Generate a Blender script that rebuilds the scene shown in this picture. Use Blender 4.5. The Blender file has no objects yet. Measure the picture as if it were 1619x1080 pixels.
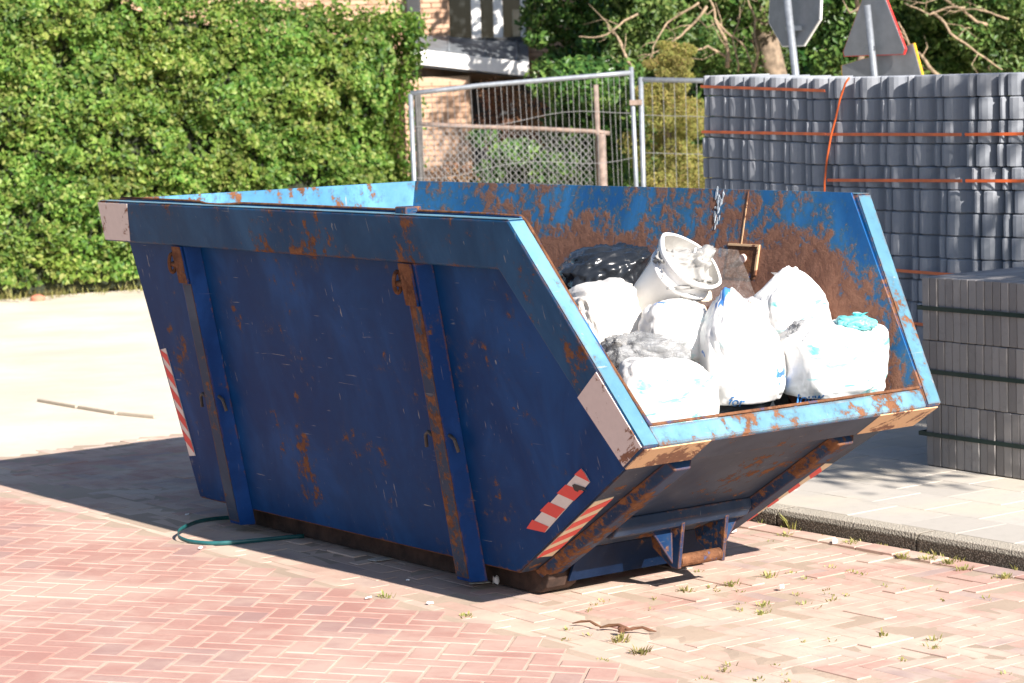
import bpy, bmesh, math, random
import numpy as np
from mathutils import Vector, Matrix, noise
from mathutils.bvhtree import BVHTree

random.seed(7)
rng = np.random.default_rng(7)
scene = bpy.context.scene
COL = scene.collection

# ------------------------------------------------------------------ camera
F_PX, PITCH, ROLL, CAM_H = 3913.47, 0.106207, -0.030932, 1.92
cp, sp = math.cos(PITCH), math.sin(PITCH)
fw = Vector((0, cp, -sp)); up0 = Vector((0, sp, cp)); rt0 = Vector((1, 0, 0))
cr, sr = math.cos(ROLL), math.sin(ROLL)
rt = cr * rt0 + sr * up0
up = -sr * rt0 + cr * up0
CAM = Vector((0, 0, CAM_H))
cam_data = bpy.data.cameras.new("camera")
cam = bpy.data.objects.new("camera", cam_data)
COL.objects.link(cam)
cam.matrix_world = Matrix(((rt.x, up.x, -fw.x, 0), (rt.y, up.y, -fw.y, 0), (rt.z, up.z, -fw.z, CAM_H), (0, 0, 0, 1)))
cam_data.sensor_fit = 'HORIZONTAL'
cam_data.sensor_width = 36.0
cam_data.lens = F_PX * 36.0 / 1619.0
cam_data.clip_end = 500
cam_data.dof.use_dof = True
cam_data.dof.focus_distance = 9.3
cam_data.dof.aperture_fstop = 6.3
scene.camera = cam

# ------------------------------------------------------------------ sky, sun, exposure
SUN_AZ, SUN_EL = math.radians(-57.0), math.radians(33.0)      # azimuth measured from +X towards +Y
sun_dir = Vector((math.cos(SUN_EL) * math.cos(SUN_AZ), math.cos(SUN_EL) * math.sin(SUN_AZ), math.sin(SUN_EL)))
world = bpy.data.worlds.new("World"); scene.world = world
world.use_nodes = True
wn = world.node_tree.nodes; wl = world.node_tree.links
for n in list(wn): wn.remove(n)
sky = wn.new("ShaderNodeTexSky"); sky.sky_type = 'NISHITA'; sky.sun_disc = False
sky.sun_elevation = SUN_EL
sky.ozone_density = 3.0
sky.sun_rotation = math.atan2(sun_dir.x, sun_dir.y)
bg = wn.new("ShaderNodeBackground"); bg.inputs['Strength'].default_value = 0.066
wo = wn.new("ShaderNodeOutputWorld")
wl.new(sky.outputs[0], bg.inputs[0]); wl.new(bg.outputs[0], wo.inputs[0])
sun_data = bpy.data.lights.new("sun", 'SUN'); sun_data.energy = 5.0; sun_data.angle = math.radians(0.5)
sun_data.color = (1.0, 0.925, 0.85)
sun = bpy.data.objects.new("sun", sun_data); COL.objects.link(sun)
sun.rotation_euler = sun_dir.to_track_quat('Z', 'Y').to_euler()
scene.view_settings.view_transform = 'Standard'
scene.view_settings.look = 'None'
scene.view_settings.gamma = 1.0
scene.view_settings.use_curve_mapping = False
scene.view_settings.exposure = 1.22

# ------------------------------------------------------------------ helpers
def ray(u, v):
    return fw + rt * ((u - 809.5) / F_PX) - up * ((v - 540) / F_PX)
def at(u, v, Y):
    """world point seen at photo pixel (u, v) that stands at depth Y"""
    d = ray(u, v); return CAM + d * (Y / d.y)
def on_z(u, v, z=0.0):
    d = ray(u, v); return CAM + d * ((z - CAM_H) / d.z)

def put(o, parent=None):
    COL.objects.link(o)
    if parent is not None: o.parent = parent
    return o
def tag(o, label=None, cat=None, group=None, kind=None):
    if label: o['label'] = label
    if cat: o['category'] = cat
    if group: o['group'] = group
    if kind: o['kind'] = kind
    return o
def empty(name, loc=(0, 0, 0), rz=0.0):
    o = bpy.data.objects.new(name, None); COL.objects.link(o)
    o.location = loc; o.rotation_euler = (0, 0, rz); o.empty_display_size = 0.1
    return o

class MB:
    def __init__(s): s.v = []; s.f = []
    def add(s, vs, fs):
        b = len(s.v); s.v += [tuple(p) for p in vs]; s.f += [tuple(b + i for i in f) for f in fs]; return s
    def hexa(s, p):     # 8 points: bottom ring 0-3, top ring 4-7
        return s.add(p, [(3, 2, 1, 0), (4, 5, 6, 7), (0, 1, 5, 4), (1, 2, 6, 5), (2, 3, 7, 6), (3, 0, 4, 7)])
    def box(s, a, b):
        (x0, y0, z0), (x1, y1, z1) = a, b
        return s.hexa([(x0, y0, z0), (x1, y0, z0), (x1, y1, z0), (x0, y1, z0), (x0, y0, z1), (x1, y0, z1), (x1, y1, z1), (x0, y1, z1)])
    def obox(s, c, ax, ay, az):   # centre and three half axes
        c, ax, ay, az = map(Vector, (c, ax, ay, az))
        return s.hexa([c - ax - ay - az, c + ax - ay - az, c + ax + ay - az, c - ax + ay - az, c - ax - ay + az, c + ax - ay + az, c + ax + ay + az, c - ax + ay + az])
    def loft(s, A, B):  # two equal closed polygons
        n = len(A)
        fs = [tuple(range(n))[::-1], tuple(range(n, 2 * n))]
        fs += [(i, (i + 1) % n, n + (i + 1) % n, n + i) for i in range(n)]
        return s.add(list(A) + list(B), fs)
    def tube(s, pts, r, seg=8, cap=True):
        pts = [Vector(p) for p in pts]; n = len(pts)
        rs = r if isinstance(r, (list, tuple)) else [r] * n
        prev = None; vs = []
        for i, p in enumerate(pts):
            d = (pts[min(i + 1, n - 1)] - pts[max(i - 1, 0)]).normalized()
            if prev is None:
                a = d.orthogonal().normalized()
            else:
                a = (prev - d * prev.dot(d)); a = a.normalized() if a.length > 1e-6 else d.orthogonal().normalized()
            prev = a; b = d.cross(a)
            for k in range(seg):
                t = 2 * math.pi * k / seg
                vs.append(p + (a * math.cos(t) + b * math.sin(t)) * rs[i])
        fs = []
        for i in range(n - 1):
            for k in range(seg):
                fs.append((i * seg + k, i * seg + (k + 1) % seg, (i + 1) * seg + (k + 1) % seg, (i + 1) * seg + k))
        if cap:
            fs.append(tuple(range(seg))[::-1]); fs.append(tuple((n - 1) * seg + k for k in range(seg)))
        return s.add(vs, fs)
    def build(s, name, mat, parent=None, bevel=0.0, smooth=False, seg=2, fix=True):
        me = bpy.data.meshes.new(name); me.from_pydata(s.v, [], s.f)
        if fix:
            bm = bmesh.new(); bm.from_mesh(me); bmesh.ops.recalc_face_normals(bm, faces=bm.faces); bm.to_mesh(me); bm.free()
        if smooth: me.shade_smooth()
        if mat: me.materials.append(mat)
        o = bpy.data.objects.new(name, me); put(o, parent)
        if bevel:
            m = o.modifiers.new("edge", 'BEVEL'); m.width = bevel; m.segments = seg; m.limit_method = 'ANGLE'; m.angle_limit = 0.6
        return o

# ------------------------------------------------------------------ materials
class NT:
    def __init__(s, name):
        s.m = bpy.data.materials.new(name); s.m.use_nodes = True
        s.t = s.m.node_tree; s.n = s.t.nodes; s.l = s.t.links
        s.b = s.n['Principled BSDF']; s.out = s.n['Material Output']
    def new(s, t, **k):
        x = s.n.new(t)
        for a, b in k.items(): setattr(x, a, b)
        return x
    def set(s, sock, v):
        if hasattr(v, 'is_output'): s.l.new(v, sock)
        elif isinstance(v, (tuple, list)) and len(v) == 3 and sock.type == 'RGBA': sock.default_value = (*v, 1)
        else: sock.default_value = v
    def coord(s, kind='Object', scale=(1, 1, 1), rot=(0, 0, 0), loc=(0, 0, 0)):
        tc = s.new('ShaderNodeTexCoord'); mp = s.new('ShaderNodeMapping')
        mp.inputs['Scale'].default_value = scale; mp.inputs['Rotation'].default_value = rot; mp.inputs['Location'].default_value = loc
        if kind == 'World':
            g = s.new('ShaderNodeNewGeometry'); s.l.new(g.outputs['Position'], mp.inputs[0])
        else:
            s.l.new(tc.outputs[kind], mp.inputs[0])
        return mp.outputs[0]
    def noise(s, co, scale, detail=6, rough=0.6, dist=0.0):
        x = s.new('ShaderNodeTexNoise'); s.l.new(co, x.inputs['Vector'])
        x.inputs['Scale'].default_value = scale; x.inputs['Detail'].default_value = detail
        x.inputs['Roughness'].default_value = rough; x.inputs['Distortion'].default_value = dist
        return x.outputs['Fac']
    def ramp(s, fac, a, b, c0=0.0, c1=1.0):
        x = s.new('ShaderNodeMapRange'); x.interpolation_type = 'SMOOTHSTEP'
        s.set(x.inputs['Value'], fac)
        x.inputs['From Min'].default_value = a; x.inputs['From Max'].default_value = b
        x.inputs['To Min'].default_value = c0; x.inputs['To Max'].default_value = c1
        return x.outputs[0]
    def math(s, op, a, b=0.0, clamp=False):
        x = s.new('ShaderNodeMath', operation=op); x.use_clamp = clamp
        s.set(x.inputs[0], a); s.set(x.inputs[1], b); return x.outputs[0]
    def mix(s, fac, a, b):
        x = s.new('ShaderNodeMix', data_type='RGBA')
        s.set(x.inputs[0], fac); s.set(x.inputs[6], a); s.set(x.inputs[7], b); return x.outputs[2]
    def sep(s, co):
        x = s.new('ShaderNodeSeparateXYZ'); s.l.new(co, x.inputs[0]); return x.outputs
    def rand(s):
        g = s.new('ShaderNodeNewGeometry'); o = s.new('ShaderNodeObjectInfo')
        return s.math('FRACT', s.math('ADD', g.outputs['Random Per Island'], o.outputs['Random']))
    def bump(s, h, strength=0.3, dist=0.01):
        x = s.new('ShaderNodeBump'); x.inputs['Strength'].default_value = strength; x.inputs['Distance'].default_value = dist
        s.l.new(h, x.inputs['Height']); s.l.new(x.outputs[0], s.b.inputs['Normal']); return x
    def done(s, base=None, rough=None, **k):
        if base is not None: s.set(s.b.inputs['Base Color'], base)
        if rough is not None: s.set(s.b.inputs['Roughness'], rough)
        for a, v in k.items(): s.set(s.b.inputs[a.replace('_', ' ')], v)
        return s.m

def mat_plain(name, col, rough=0.6, var=0.25, scale=12.0, bump=0.15, kind='Object', **k):
    t = NT(name); co = t.coord(kind)
    n = t.noise(co, scale, 8, 0.65)
    c = t.mix(t.ramp(n, 0.3, 0.7), tuple(x * (1 - var) for x in col), tuple(min(1, x * (1 + var)) for x in col))
    if bump: t.bump(n, bump, 0.01)
    return t.done(c, rough, **k)

def mat_paint(name, base, fade, rust=0.5, inner=False, edge_rust=0.0, scr=0.5, rough=0.42):
    """chipped blue paint over rusting steel, in the skip's own coordinates"""
    t = NT(name); co = t.coord('Object')
    n1 = t.noise(co, 3.2, 10, 0.68, 0.3); n2 = t.noise(co, 19.0, 8, 0.7); n3 = t.noise(t.coord('Object', (9, 9, 1.1)), 1.6, 7, 0.65)
    big = t.noise(t.coord('Object', loc=(3, 1, 7)), 1.3, 4, 0.5)
    col = t.mix(t.ramp(big, 0.3, 0.75), base, fade)
    col = t.mix(t.ramp(n2, 0.35, 0.75, 0, 0.35), col, tuple(x * 0.6 for x in base))
    md = t.noise(t.coord('Object', (1.6, 1.6, 0.9), loc=(11, 4, 2)), 1.9, 6, 0.62, 0.5)
    col = t.mix(t.ramp(md, 0.42, 0.72, 0, 0.75), col, tuple(min(1, x * 1.55 + 0.006) for x in fade))
    # greyish weathering film in vertical runs
    col = t.mix(t.ramp(n3, 0.52, 0.75, 0, 0.30), col, tuple(0.02 + x * 0.75 for x in base))
    # fine scratches in several directions
    def scratch(rot, sc, th, w=0.03, off=0.0):
        s_ = t.noise(t.coord('Object', sc, rot, (off, off * 2, off)), 1.0, 2.5, 0.5, 0.6)
        m_ = t.noise(t.coord('Object', loc=(off * 3, 5, off)), 4.0, 3, 0.6)
        return t.math('MULTIPLY', t.ramp(s_, th, th + w), t.ramp(m_, 0.50, 0.62))
    s1 = scratch((0.1, 0.3, 0.0), (5, 5, 90), 0.69, 0.03, 1.3)
    s2 = scratch((0.0, 0.9, 0.2), (90, 60, 4), 0.69, 0.03, 4.1)
    s3 = scratch((0.3, -0.6, 0.0), (70, 70, 3), 0.70, 0.03, 8.7)
    sc_ = t.math('MAXIMUM', t.math('MAXIMUM', s1, s2), s3)
    col = t.mix(t.math('MULTIPLY', sc_, 0.75 * scr), col, (0.30, 0.30, 0.27))
    rc0, rc1 = ((0.15, 0.072, 0.050), (0.235, 0.120, 0.082)) if inner else ((0.075, 0.034, 0.020), (0.19, 0.088, 0.046))
    rcol = t.mix(t.ramp(n2, 0.3, 0.7), rc0, rc1)
    rcol = t.mix(t.ramp(t.noise(co, 60, 4, 0.6), 0.55, 0.7, 0, 0.25 if inner else 0.4), rcol, (0.30, 0.16, 0.09))
    wn_ = 0.40 if inner else 0.58
    f = t.math('ADD', t.math('MULTIPLY', n1, wn_), t.math('MULTIPLY', n2, 1 - wn_))
    f = t.math('ADD', f, t.math('MULTIPLY', t.math('SUBTRACT', n3, 0.5), 0.07 if inner else 0.22))
    th = 0.70 - 0.22 * rust
    if inner:
        z = t.sep(co)[2]; x = t.sep(co)[0]
        zz = t.math('ADD', z, t.math('MULTIPLY', t.math('SUBTRACT', big, 0.5), 0.55))
        low = t.ramp(zz, 1.40, 1.08, 0.0, 0.175)
        f = t.math('ADD', f, low)
        # paint survives along the sloping front edge
        fe = t.math('ADD', t.math('MULTIPLY', x, 0.826), t.math('MULTIPLY', z, 0.563))
        f = t.math('SUBTRACT', f, t.ramp(fe, 1.70, 1.93, 0.0, 0.19))
    if edge_rust:
        g = t.new('ShaderNodeNewGeometry')
        b = t.new('ShaderNodeBevel'); b.samples = 3; b.inputs['Radius'].default_value = 0.012
        d = t.new('ShaderNodeVectorMath', operation='DOT_PRODUCT')
        t.l.new(b.outputs[0], d.inputs[0]); t.l.new(g.outputs['Normal'], d.inputs[1])
        e = t.ramp(d.outputs['Value'], 0.999, 0.90, 0.0, edge_rust)
        f = t.math('ADD', f, e)
    r = t.ramp(f, th - (0.02 if inner else 0), th + (0.06 if inner else 0.035))
    halo = t.ramp(f, th - (0.075 if inner else 0.045), th + 0.01, 0.0, 0.6)
    col = t.mix(halo, col, (0.06, 0.13, 0.15) if inner else tuple(0.03 + x * 0.6 for x in base))
    col = t.mix(r, col, rcol)
    h = t.math('ADD', t.math('MULTIPLY', r, t.ramp(n2, 0.2, 0.8)), t.math('MULTIPLY', big, 0.8))
    t.bump(h, 0.35, 0.012)
    return t.done(col, t.math('ADD', t.math('MULTIPLY', r, 0.42), rough), Specular_IOR_Level=0.08)

M = {}
M['paint'] = mat_paint('chipped_blue_paint', (0.0005, 0.030, 0.118), (0.001, 0.040, 0.138), 0.50, edge_rust=0.05, scr=0.9)
M['beam'] = mat_paint('faded_blue_paint', (0.001, 0.042, 0.120), (0.010, 0.056, 0.125), 0.66, edge_rust=0.09, scr=0.6)
M['rib'] = mat_paint('rubbed_blue_paint', (0.004, 0.035, 0.15), (0.007, 0.05, 0.19), 0.50, edge_rust=0.10)
M['front'] = mat_paint('greyed_blue_paint', (0.018, 0.033, 0.066), (0.032, 0.046, 0.072), 0.60, edge_rust=0.08)
M['inner'] = mat_paint('worn_inner_paint', (0.014, 0.085, 0.26), (0.03, 0.14, 0.30), 0.88, inner=True, scr=1.0, rough=0.5)
M['rear_in'] = mat_paint('pale_blue_paint', (0.06, 0.19, 0.33), (0.10, 0.25, 0.36), 0.80, scr=1.0, rough=0.5)  # paler blue than the other inner walls
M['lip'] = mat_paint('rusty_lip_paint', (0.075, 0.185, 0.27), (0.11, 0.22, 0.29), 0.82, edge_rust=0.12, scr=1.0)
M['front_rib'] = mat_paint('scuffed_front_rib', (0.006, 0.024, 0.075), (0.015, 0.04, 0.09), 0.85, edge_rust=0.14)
M['under'] = mat_paint('shade_dark_underside_paint', (0.002, 0.010, 0.032), (0.004, 0.015, 0.045), 0.30, scr=0.2)  # blue paint darkened to stand for the shade under the front
M['rim'] = mat_paint('pale_blue_rim_paint', (0.075, 0.185, 0.265), (0.10, 0.22, 0.29), 0.46, edge_rust=0.10, scr=0.9)  # paler blue than the beam paint
M['rust'] = mat_paint('rusted_steel', (0.03, 0.07, 0.2), (0.04, 0.1, 0.25), 1.35, edge_rust=0.2)

def mat_marker(name, base, th=0.60):
    t = NT(name); co = t.coord('Object')
    n = t.noise(co, 7, 10, 0.72, 0.4); n2 = t.noise(co, 40, 5, 0.6)
    b = t.new('ShaderNodeBevel'); b.samples = 3; b.inputs['Radius'].default_value = 0.02
    g = t.new('ShaderNodeNewGeometry')
    c = t.mix(t.ramp(n2, 0.3, 0.7, 0, 0.25), base, tuple(x * 0.75 for x in base))
    rc = t.mix(n2, (0.09, 0.035, 0.02), (0.28, 0.12, 0.055))
    r = t.ramp(n, th, th + 0.025)
    c = t.mix(r, c, rc); t.bump(r, 0.3, 0.004)
    return t.done(c, 0.55)
M['white_paint'] = mat_marker('old_white_paint', (0.60, 0.53, 0.49), 0.56)
M['ochre'] = mat_marker('rust_stained_white_paint', (0.62, 0.40, 0.22), 0.52)
M['stripe_red'] = mat_marker('red_reflective_sheet', (0.66, 0.060, 0.048), 0.70)
M['stripe_white'] = mat_marker('white_reflective_sheet', (0.64, 0.60, 0.55), 0.70)
M['stripe_cream'] = mat_marker('cream_reflective_sheet', (0.66, 0.55, 0.38), 0.68)
M['skid'] = mat_plain('shade_dark_rusty_skid', (0.045, 0.024, 0.016), 0.9, 0.5, 14, 0.4)  # rusty steel, taken down further for the shade under the floor
M['black_tar'] = mat_plain('black_tar', (0.015, 0.015, 0.018), 0.5)

# ground materials ----------------------------------------------------------
def mat_brick(name, c0, c1, c2, dust, dust_amt, scale_d=0.9):
    t = NT(name); co = t.coord('World'); r = t.rand()
    n = t.noise(co, 55, 7, 0.7); nb = t.noise(co, scale_d, 6, 0.6, 0.4); nm = t.noise(t.coord('World', loc=(9, 3, 0)), 4.5, 6, 0.65)
    c = t.mix(t.ramp(r, 0.1, 0.75), c0, c1)
    c = t.mix(t.ramp(r, 0.80, 0.90), c, c2)
    c = t.mix(t.ramp(n, 0.35, 0.72, 0, 0.45), c, tuple(x * 0.72 for x in c1))
    d = t.math('MULTIPLY', t.ramp(t.math('ADD', t.math('MULTIPLY', nb, 0.6), t.math('MULTIPLY', nm, 0.4)), 0.40, 0.64), dust_amt)
    d = t.math('ADD', d, t.ramp(n, 0.55, 0.8, 0, 0.18), True)
    c = t.mix(d, c, dust)
    t.bump(t.noise(co, 120, 6, 0.7), 0.45, 0.004)
    return t.done(c, 0.88, Specular_IOR_Level=0.2)
SAND = (0.60, 0.50, 0.37)
M['brick_road'] = mat_brick('road_brick', (0.385, 0.205, 0.172), (0.425, 0.245, 0.205), (0.34, 0.215, 0.195), (0.51, 0.37, 0.305), 0.8)
M['brick_bay'] = mat_brick('bay_brick', (0.42, 0.245, 0.205), (0.48, 0.315, 0.26), (0.36, 0.27, 0.25), (0.60, 0.48, 0.385), 0.9, 0.7)
M['brick_gutter'] = mat_brick('gutter_brick', (0.45, 0.30, 0.24), (0.51, 0.37, 0.30), (0.40, 0.30, 0.26), (0.60, 0.47, 0.37), 0.9)
def mat_sand(name, col, sc=30):
    t = NT(name); co = t.coord('World')
    n = t.noise(co, sc, 9, 0.75); b = t.noise(co, 0.8, 6, 0.6); s = t.noise(co, 260, 3, 0.7)
    c = t.mix(t.ramp(b, 0.3, 0.7), tuple(x * 0.82 for x in col), tuple(min(1, x * 1.1) for x in col))
    c = t.mix(t.ramp(n, 0.5, 0.8, 0, 0.4), c, tuple(x * 0.6 for x in col))
    t.bump(t.math('ADD', n, t.math('MULTIPLY', s, 0.6)), 0.5, 0.006)
    return t.done(c, 0.95, Specular_IOR_Level=0.1)
M['sand'] = mat_sand('joint_sand', (0.50, 0.375, 0.30))
M['bay_sand'] = mat_sand('gritty_joint_fill', (0.43, 0.335, 0.26))
M['soil'] = mat_sand('dry_soil', (0.40, 0.31, 0.21))
M['pale'] = mat_sand('dusty_concrete', (0.62, 0.55, 0.45), 14)
M['old_edge'] = mat_sand('worn_edging', (0.44, 0.38, 0.30))
def mat_slab(name, col):
    t = NT(name); co = t.coord('World'); r = t.rand()
    n = t.noise(co, 18, 9, 0.75); s = t.noise(co, 220, 3, 0.7); b = t.noise(co, 1.1, 5, 0.6)
    c = t.mix(r, tuple(x * 0.90 for x in col), tuple(min(1, x * 1.06) for x in col))
    c = t.mix(t.ramp(n, 0.45, 0.75, 0, 0.4), c, tuple(x * 0.72 for x in col))
    c = t.mix(t.ramp(b, 0.45, 0.7, 0, 0.6), c, (0.58, 0.51, 0.39))
    c = t.mix(t.ramp(s, 0.62, 0.72, 0, 0.4), c, (0.25, 0.23, 0.2))
    t.bump(t.math('ADD', n, s), 0.35, 0.004)
    return t.done(c, 0.9, Specular_IOR_Level=0.2)
M['slab'] = mat_slab('concrete_slab', (0.46, 0.43, 0.385))
def mat_kerb():
    t = NT('washed_kerb_concrete'); co = t.coord('World')
    v = t.new('ShaderNodeTexVoronoi'); v.inputs['Scale'].default_value = 130; t.l.new(co, v.inputs['Vector'])
    n = t.noise(co, 9, 8, 0.7)
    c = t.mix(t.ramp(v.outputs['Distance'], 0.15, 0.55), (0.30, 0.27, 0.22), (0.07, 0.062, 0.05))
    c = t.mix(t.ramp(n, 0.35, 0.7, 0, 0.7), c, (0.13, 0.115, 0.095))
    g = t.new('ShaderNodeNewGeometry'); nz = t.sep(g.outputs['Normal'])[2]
    c = t.mix(t.ramp(nz, 0.55, 0.95, 0, 0.75), c, (0.52, 0.47, 0.39))      # paler top; the face's shade is put into its dark colour
    t.bump(v.outputs['Distance'], 0.8, 0.008)
    return t.done(c, 0.92, Specular_IOR_Level=0.15)
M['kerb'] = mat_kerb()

# vegetation
def mat_leaf(name, cols, trans=0.35, rough=0.45, tcol=None):
    t = NT(name); g = t.new('ShaderNodeNewGeometry'); r = g.outputs['Random Per Island']
    x = t.new('ShaderNodeValToRGB'); t.l.new(r, x.inputs[0]); el = x.color_ramp.elements
    k = len(cols)
    while len(el) < k: el.new(0.5)
    for i, c in enumerate(cols): el[i].position = i / (k - 1); el[i].color = (*c, 1)
    col = x.outputs[0]
    pn_ = t.noise(t.coord('World'), 1.7, 4, 0.6)
    hv = t.new('ShaderNodeHueSaturation'); t.l.new(t.ramp(pn_, 0.3, 0.7, 0.522, 0.486), hv.inputs['Hue']); t.l.new(t.ramp(t.noise(t.coord('World', loc=(5, 2, 8)), 2.6, 4, 0.6), 0.3, 0.7, 0.65, 1.35), hv.inputs['Value'])
    t.l.new(col, hv.inputs['Color']); col = hv.outputs[0]
    t.done(col, rough, Specular_IOR_Level=0.22)
    tr = t.new('ShaderNodeBsdfTranslucent'); ms = t.new('ShaderNodeMixShader'); ms.inputs[0].default_value = trans
    hs = t.new('ShaderNodeHueSaturation'); hs.inputs['Hue'].default_value = 0.485; hs.inputs['Value'].default_value = 1.5; hs.inputs['Saturation'].default_value = 1.1
    t.l.new(col, hs.inputs['Color']); t.l.new(hs.outputs[0], tr.inputs[0])
    t.l.new(t.b.outputs[0], ms.inputs[1]); t.l.new(tr.outputs[0], ms.inputs[2]); t.l.new(ms.outputs[0], t.out.inputs[0])
    return t.m
M['hedge_leaf'] = mat_leaf('beech_hedge_leaf', [(0.034, 0.082, 0.014), (0.080, 0.155, 0.026), (0.135, 0.225, 0.040), (0.205, 0.285, 0.062), (0.26, 0.285, 0.09)], 0.34)
M['dark_leaf'] = mat_leaf('laurel_leaf', [(0.020, 0.055, 0.014), (0.04, 0.09, 0.02), (0.075, 0.14, 0.03), (0.13, 0.20, 0.05)], 0.2, 0.3)
M['mid_leaf'] = mat_leaf('shrub_leaf', [(0.035, 0.075, 0.018), (0.07, 0.125, 0.03), (0.12, 0.18, 0.045), (0.18, 0.22, 0.075)], 0.3, 0.4)
M['yellow_leaf'] = mat_leaf('cypress_spray', [(0.12, 0.13, 0.03), (0.20, 0.20, 0.05), (0.28, 0.25, 0.07), (0.24, 0.17, 0.07)], 0.25, 0.6)
M['dry_leaf'] = mat_leaf('withered_leaf', [(0.09, 0.05, 0.03), (0.17, 0.09, 0.05), (0.24, 0.13, 0.075)], 0.2, 0.7)
M['weed'] = mat_leaf('weed_blade', [(0.17, 0.19, 0.05), (0.28, 0.28, 0.09), (0.38, 0.33, 0.15)], 0.3, 0.6)
M['bark'] = mat_plain('bark', (0.20, 0.15, 0.105), 0.9, 0.5, 14, 0.6)
M['twig'] = mat_plain('bare_twig', (0.27, 0.20, 0.13), 0.9, 0.55, 30, 0.6)
M['hedge_core'] = mat_plain('dark_hedge_core', (0.020, 0.026, 0.012), 0.95, 0.6, 25, 0.8)  # very dark colour for the solid box that closes the view through the leaves
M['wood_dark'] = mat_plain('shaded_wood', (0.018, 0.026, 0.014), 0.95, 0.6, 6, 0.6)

M['galv'] = mat_plain('galvanised_steel', (0.26, 0.285, 0.315), 0.5, 0.15, 30, 0.05, Metallic=0.5)
M['wire'] = mat_plain('weathered_wire', (0.22, 0.22, 0.22), 0.5, 0.2, 30, 0.0, Metallic=0.5)
M['old_post'] = mat_plain('weathered_post', (0.22, 0.165, 0.135), 0.9, 0.4, 15, 0.4)
M['dark_post'] = mat_plain('dark_post', (0.06, 0.058, 0.055), 0.8, 0.4, 15, 0.3)
M['sign_back'] = mat_plain('sign_back_aluminium', (0.20, 0.215, 0.235), 0.5, 0.12, 8, 0.03, Metallic=0.3)
M['sign_red'] = mat_plain('sign_red', (0.62, 0.035, 0.03), 0.5, 0.1)
M['sign_yellow'] = mat_plain('sign_yellow', (0.75, 0.42, 0.02), 0.5, 0.1)
M['sign_edge'] = mat_plain('sign_rim', (0.72, 0.72, 0.70), 0.4, 0.05)
def mat_block():
    t = NT('grey_concrete_block'); co = t.coord('World'); r = t.rand()
    n = t.noise(co, 26, 8, 0.7); s = t.noise(co, 300, 3, 0.7)
    c = t.mix(r, (0.235, 0.255, 0.285), (0.315, 0.33, 0.355))
    c = t.mix(t.ramp(n, 0.5, 0.75, 0, 0.5), c, (0.20, 0.22, 0.25))
    c = t.mix(t.ramp(s, 0.6, 0.7, 0, 0.3), c, (0.2, 0.21, 0.23))
    t.bump(t.math('ADD', n, s), 0.25, 0.003)
    return t.done(c, 0.9, Specular_IOR_Level=0.2)
M['block'] = mat_block()
def mat_paver():
    t = NT('brown_grey_paver'); co = t.coord('World'); r = t.rand()
    n = t.noise(co, 22, 8, 0.7); s = t.noise(co, 240, 3, 0.7)
    c = t.mix(r, (0.235, 0.222, 0.215), (0.335, 0.32, 0.31))
    c = t.mix(t.ramp(n, 0.5, 0.75, 0, 0.5), c, (0.20, 0.19, 0.185))
    c = t.mix(t.ramp(s, 0.6, 0.7, 0, 0.4), c, (0.30, 0.28, 0.26))
    t.bump(t.math('ADD', n, s), 0.3, 0.003)
    return t.done(c, 0.9, Specular_IOR_Level=0.2)
M['paver'] = mat_paver()
M['strap_orange'] = mat_plain('orange_strapping', (0.66, 0.13, 0.035), 0.4, 0.12, 20, 0.0)
M['strap_green'] = mat_plain('dark_green_strapping', (0.012, 0.035, 0.028), 0.4, 0.2, 20, 0.0)
M['strap_teal'] = mat_plain('teal_strapping', (0.014, 0.095, 0.10), 0.35, 0.2, 20, 0.05)
M['timber'] = mat_plain('pallet_timber', (0.30, 0.21, 0.13), 0.85, 0.3, 14, 0.3)

def mat_facade():
    t = NT('orange_facade_brick'); co = t.coord('World'); r = t.rand()
    n = t.noise(co, 30, 6, 0.7)
    c = t.mix(r, (0.46, 0.285, 0.185), (0.56, 0.375, 0.255)); c = t.mix(t.ramp(n, 0.5, 0.8, 0, 0.3), c, (0.36, 0.22, 0.14))
    t.bump(n, 0.3, 0.004); return t.done(c, 0.9)
M['facade'] = mat_facade()
M['mortar'] = mat_plain('facade_mortar', (0.46, 0.345, 0.245), 0.95, 0.2, 40, 0.3)
M['white_wood'] = mat_plain('white_painted_wood', (0.88, 0.87, 0.85), 0.45, 0.05, 10, 0.03)
M['lead'] = mat_plain('lead_flashing', (0.17, 0.19, 0.21), 0.55, 0.25, 6, 0.15, Metallic=0.3)
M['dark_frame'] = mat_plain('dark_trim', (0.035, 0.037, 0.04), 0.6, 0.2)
M['brown_wood'] = mat_plain('brown_panel', (0.13, 0.07, 0.05), 0.7, 0.2)
M['glass'] = mat_plain('window_glass', (0.02, 0.022, 0.022), 0.06, 0.1, 2, 0.0)
M['room'] = mat_plain('room_dark', (0.05, 0.045, 0.04), 0.9, 0.3)
M['curtain'] = mat_plain('cream_curtain', (0.55, 0.45, 0.30), 0.9, 0.2)
M['roof'] = mat_plain('roof_tile', (0.20, 0.09, 0.06), 0.8, 0.3)

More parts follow.
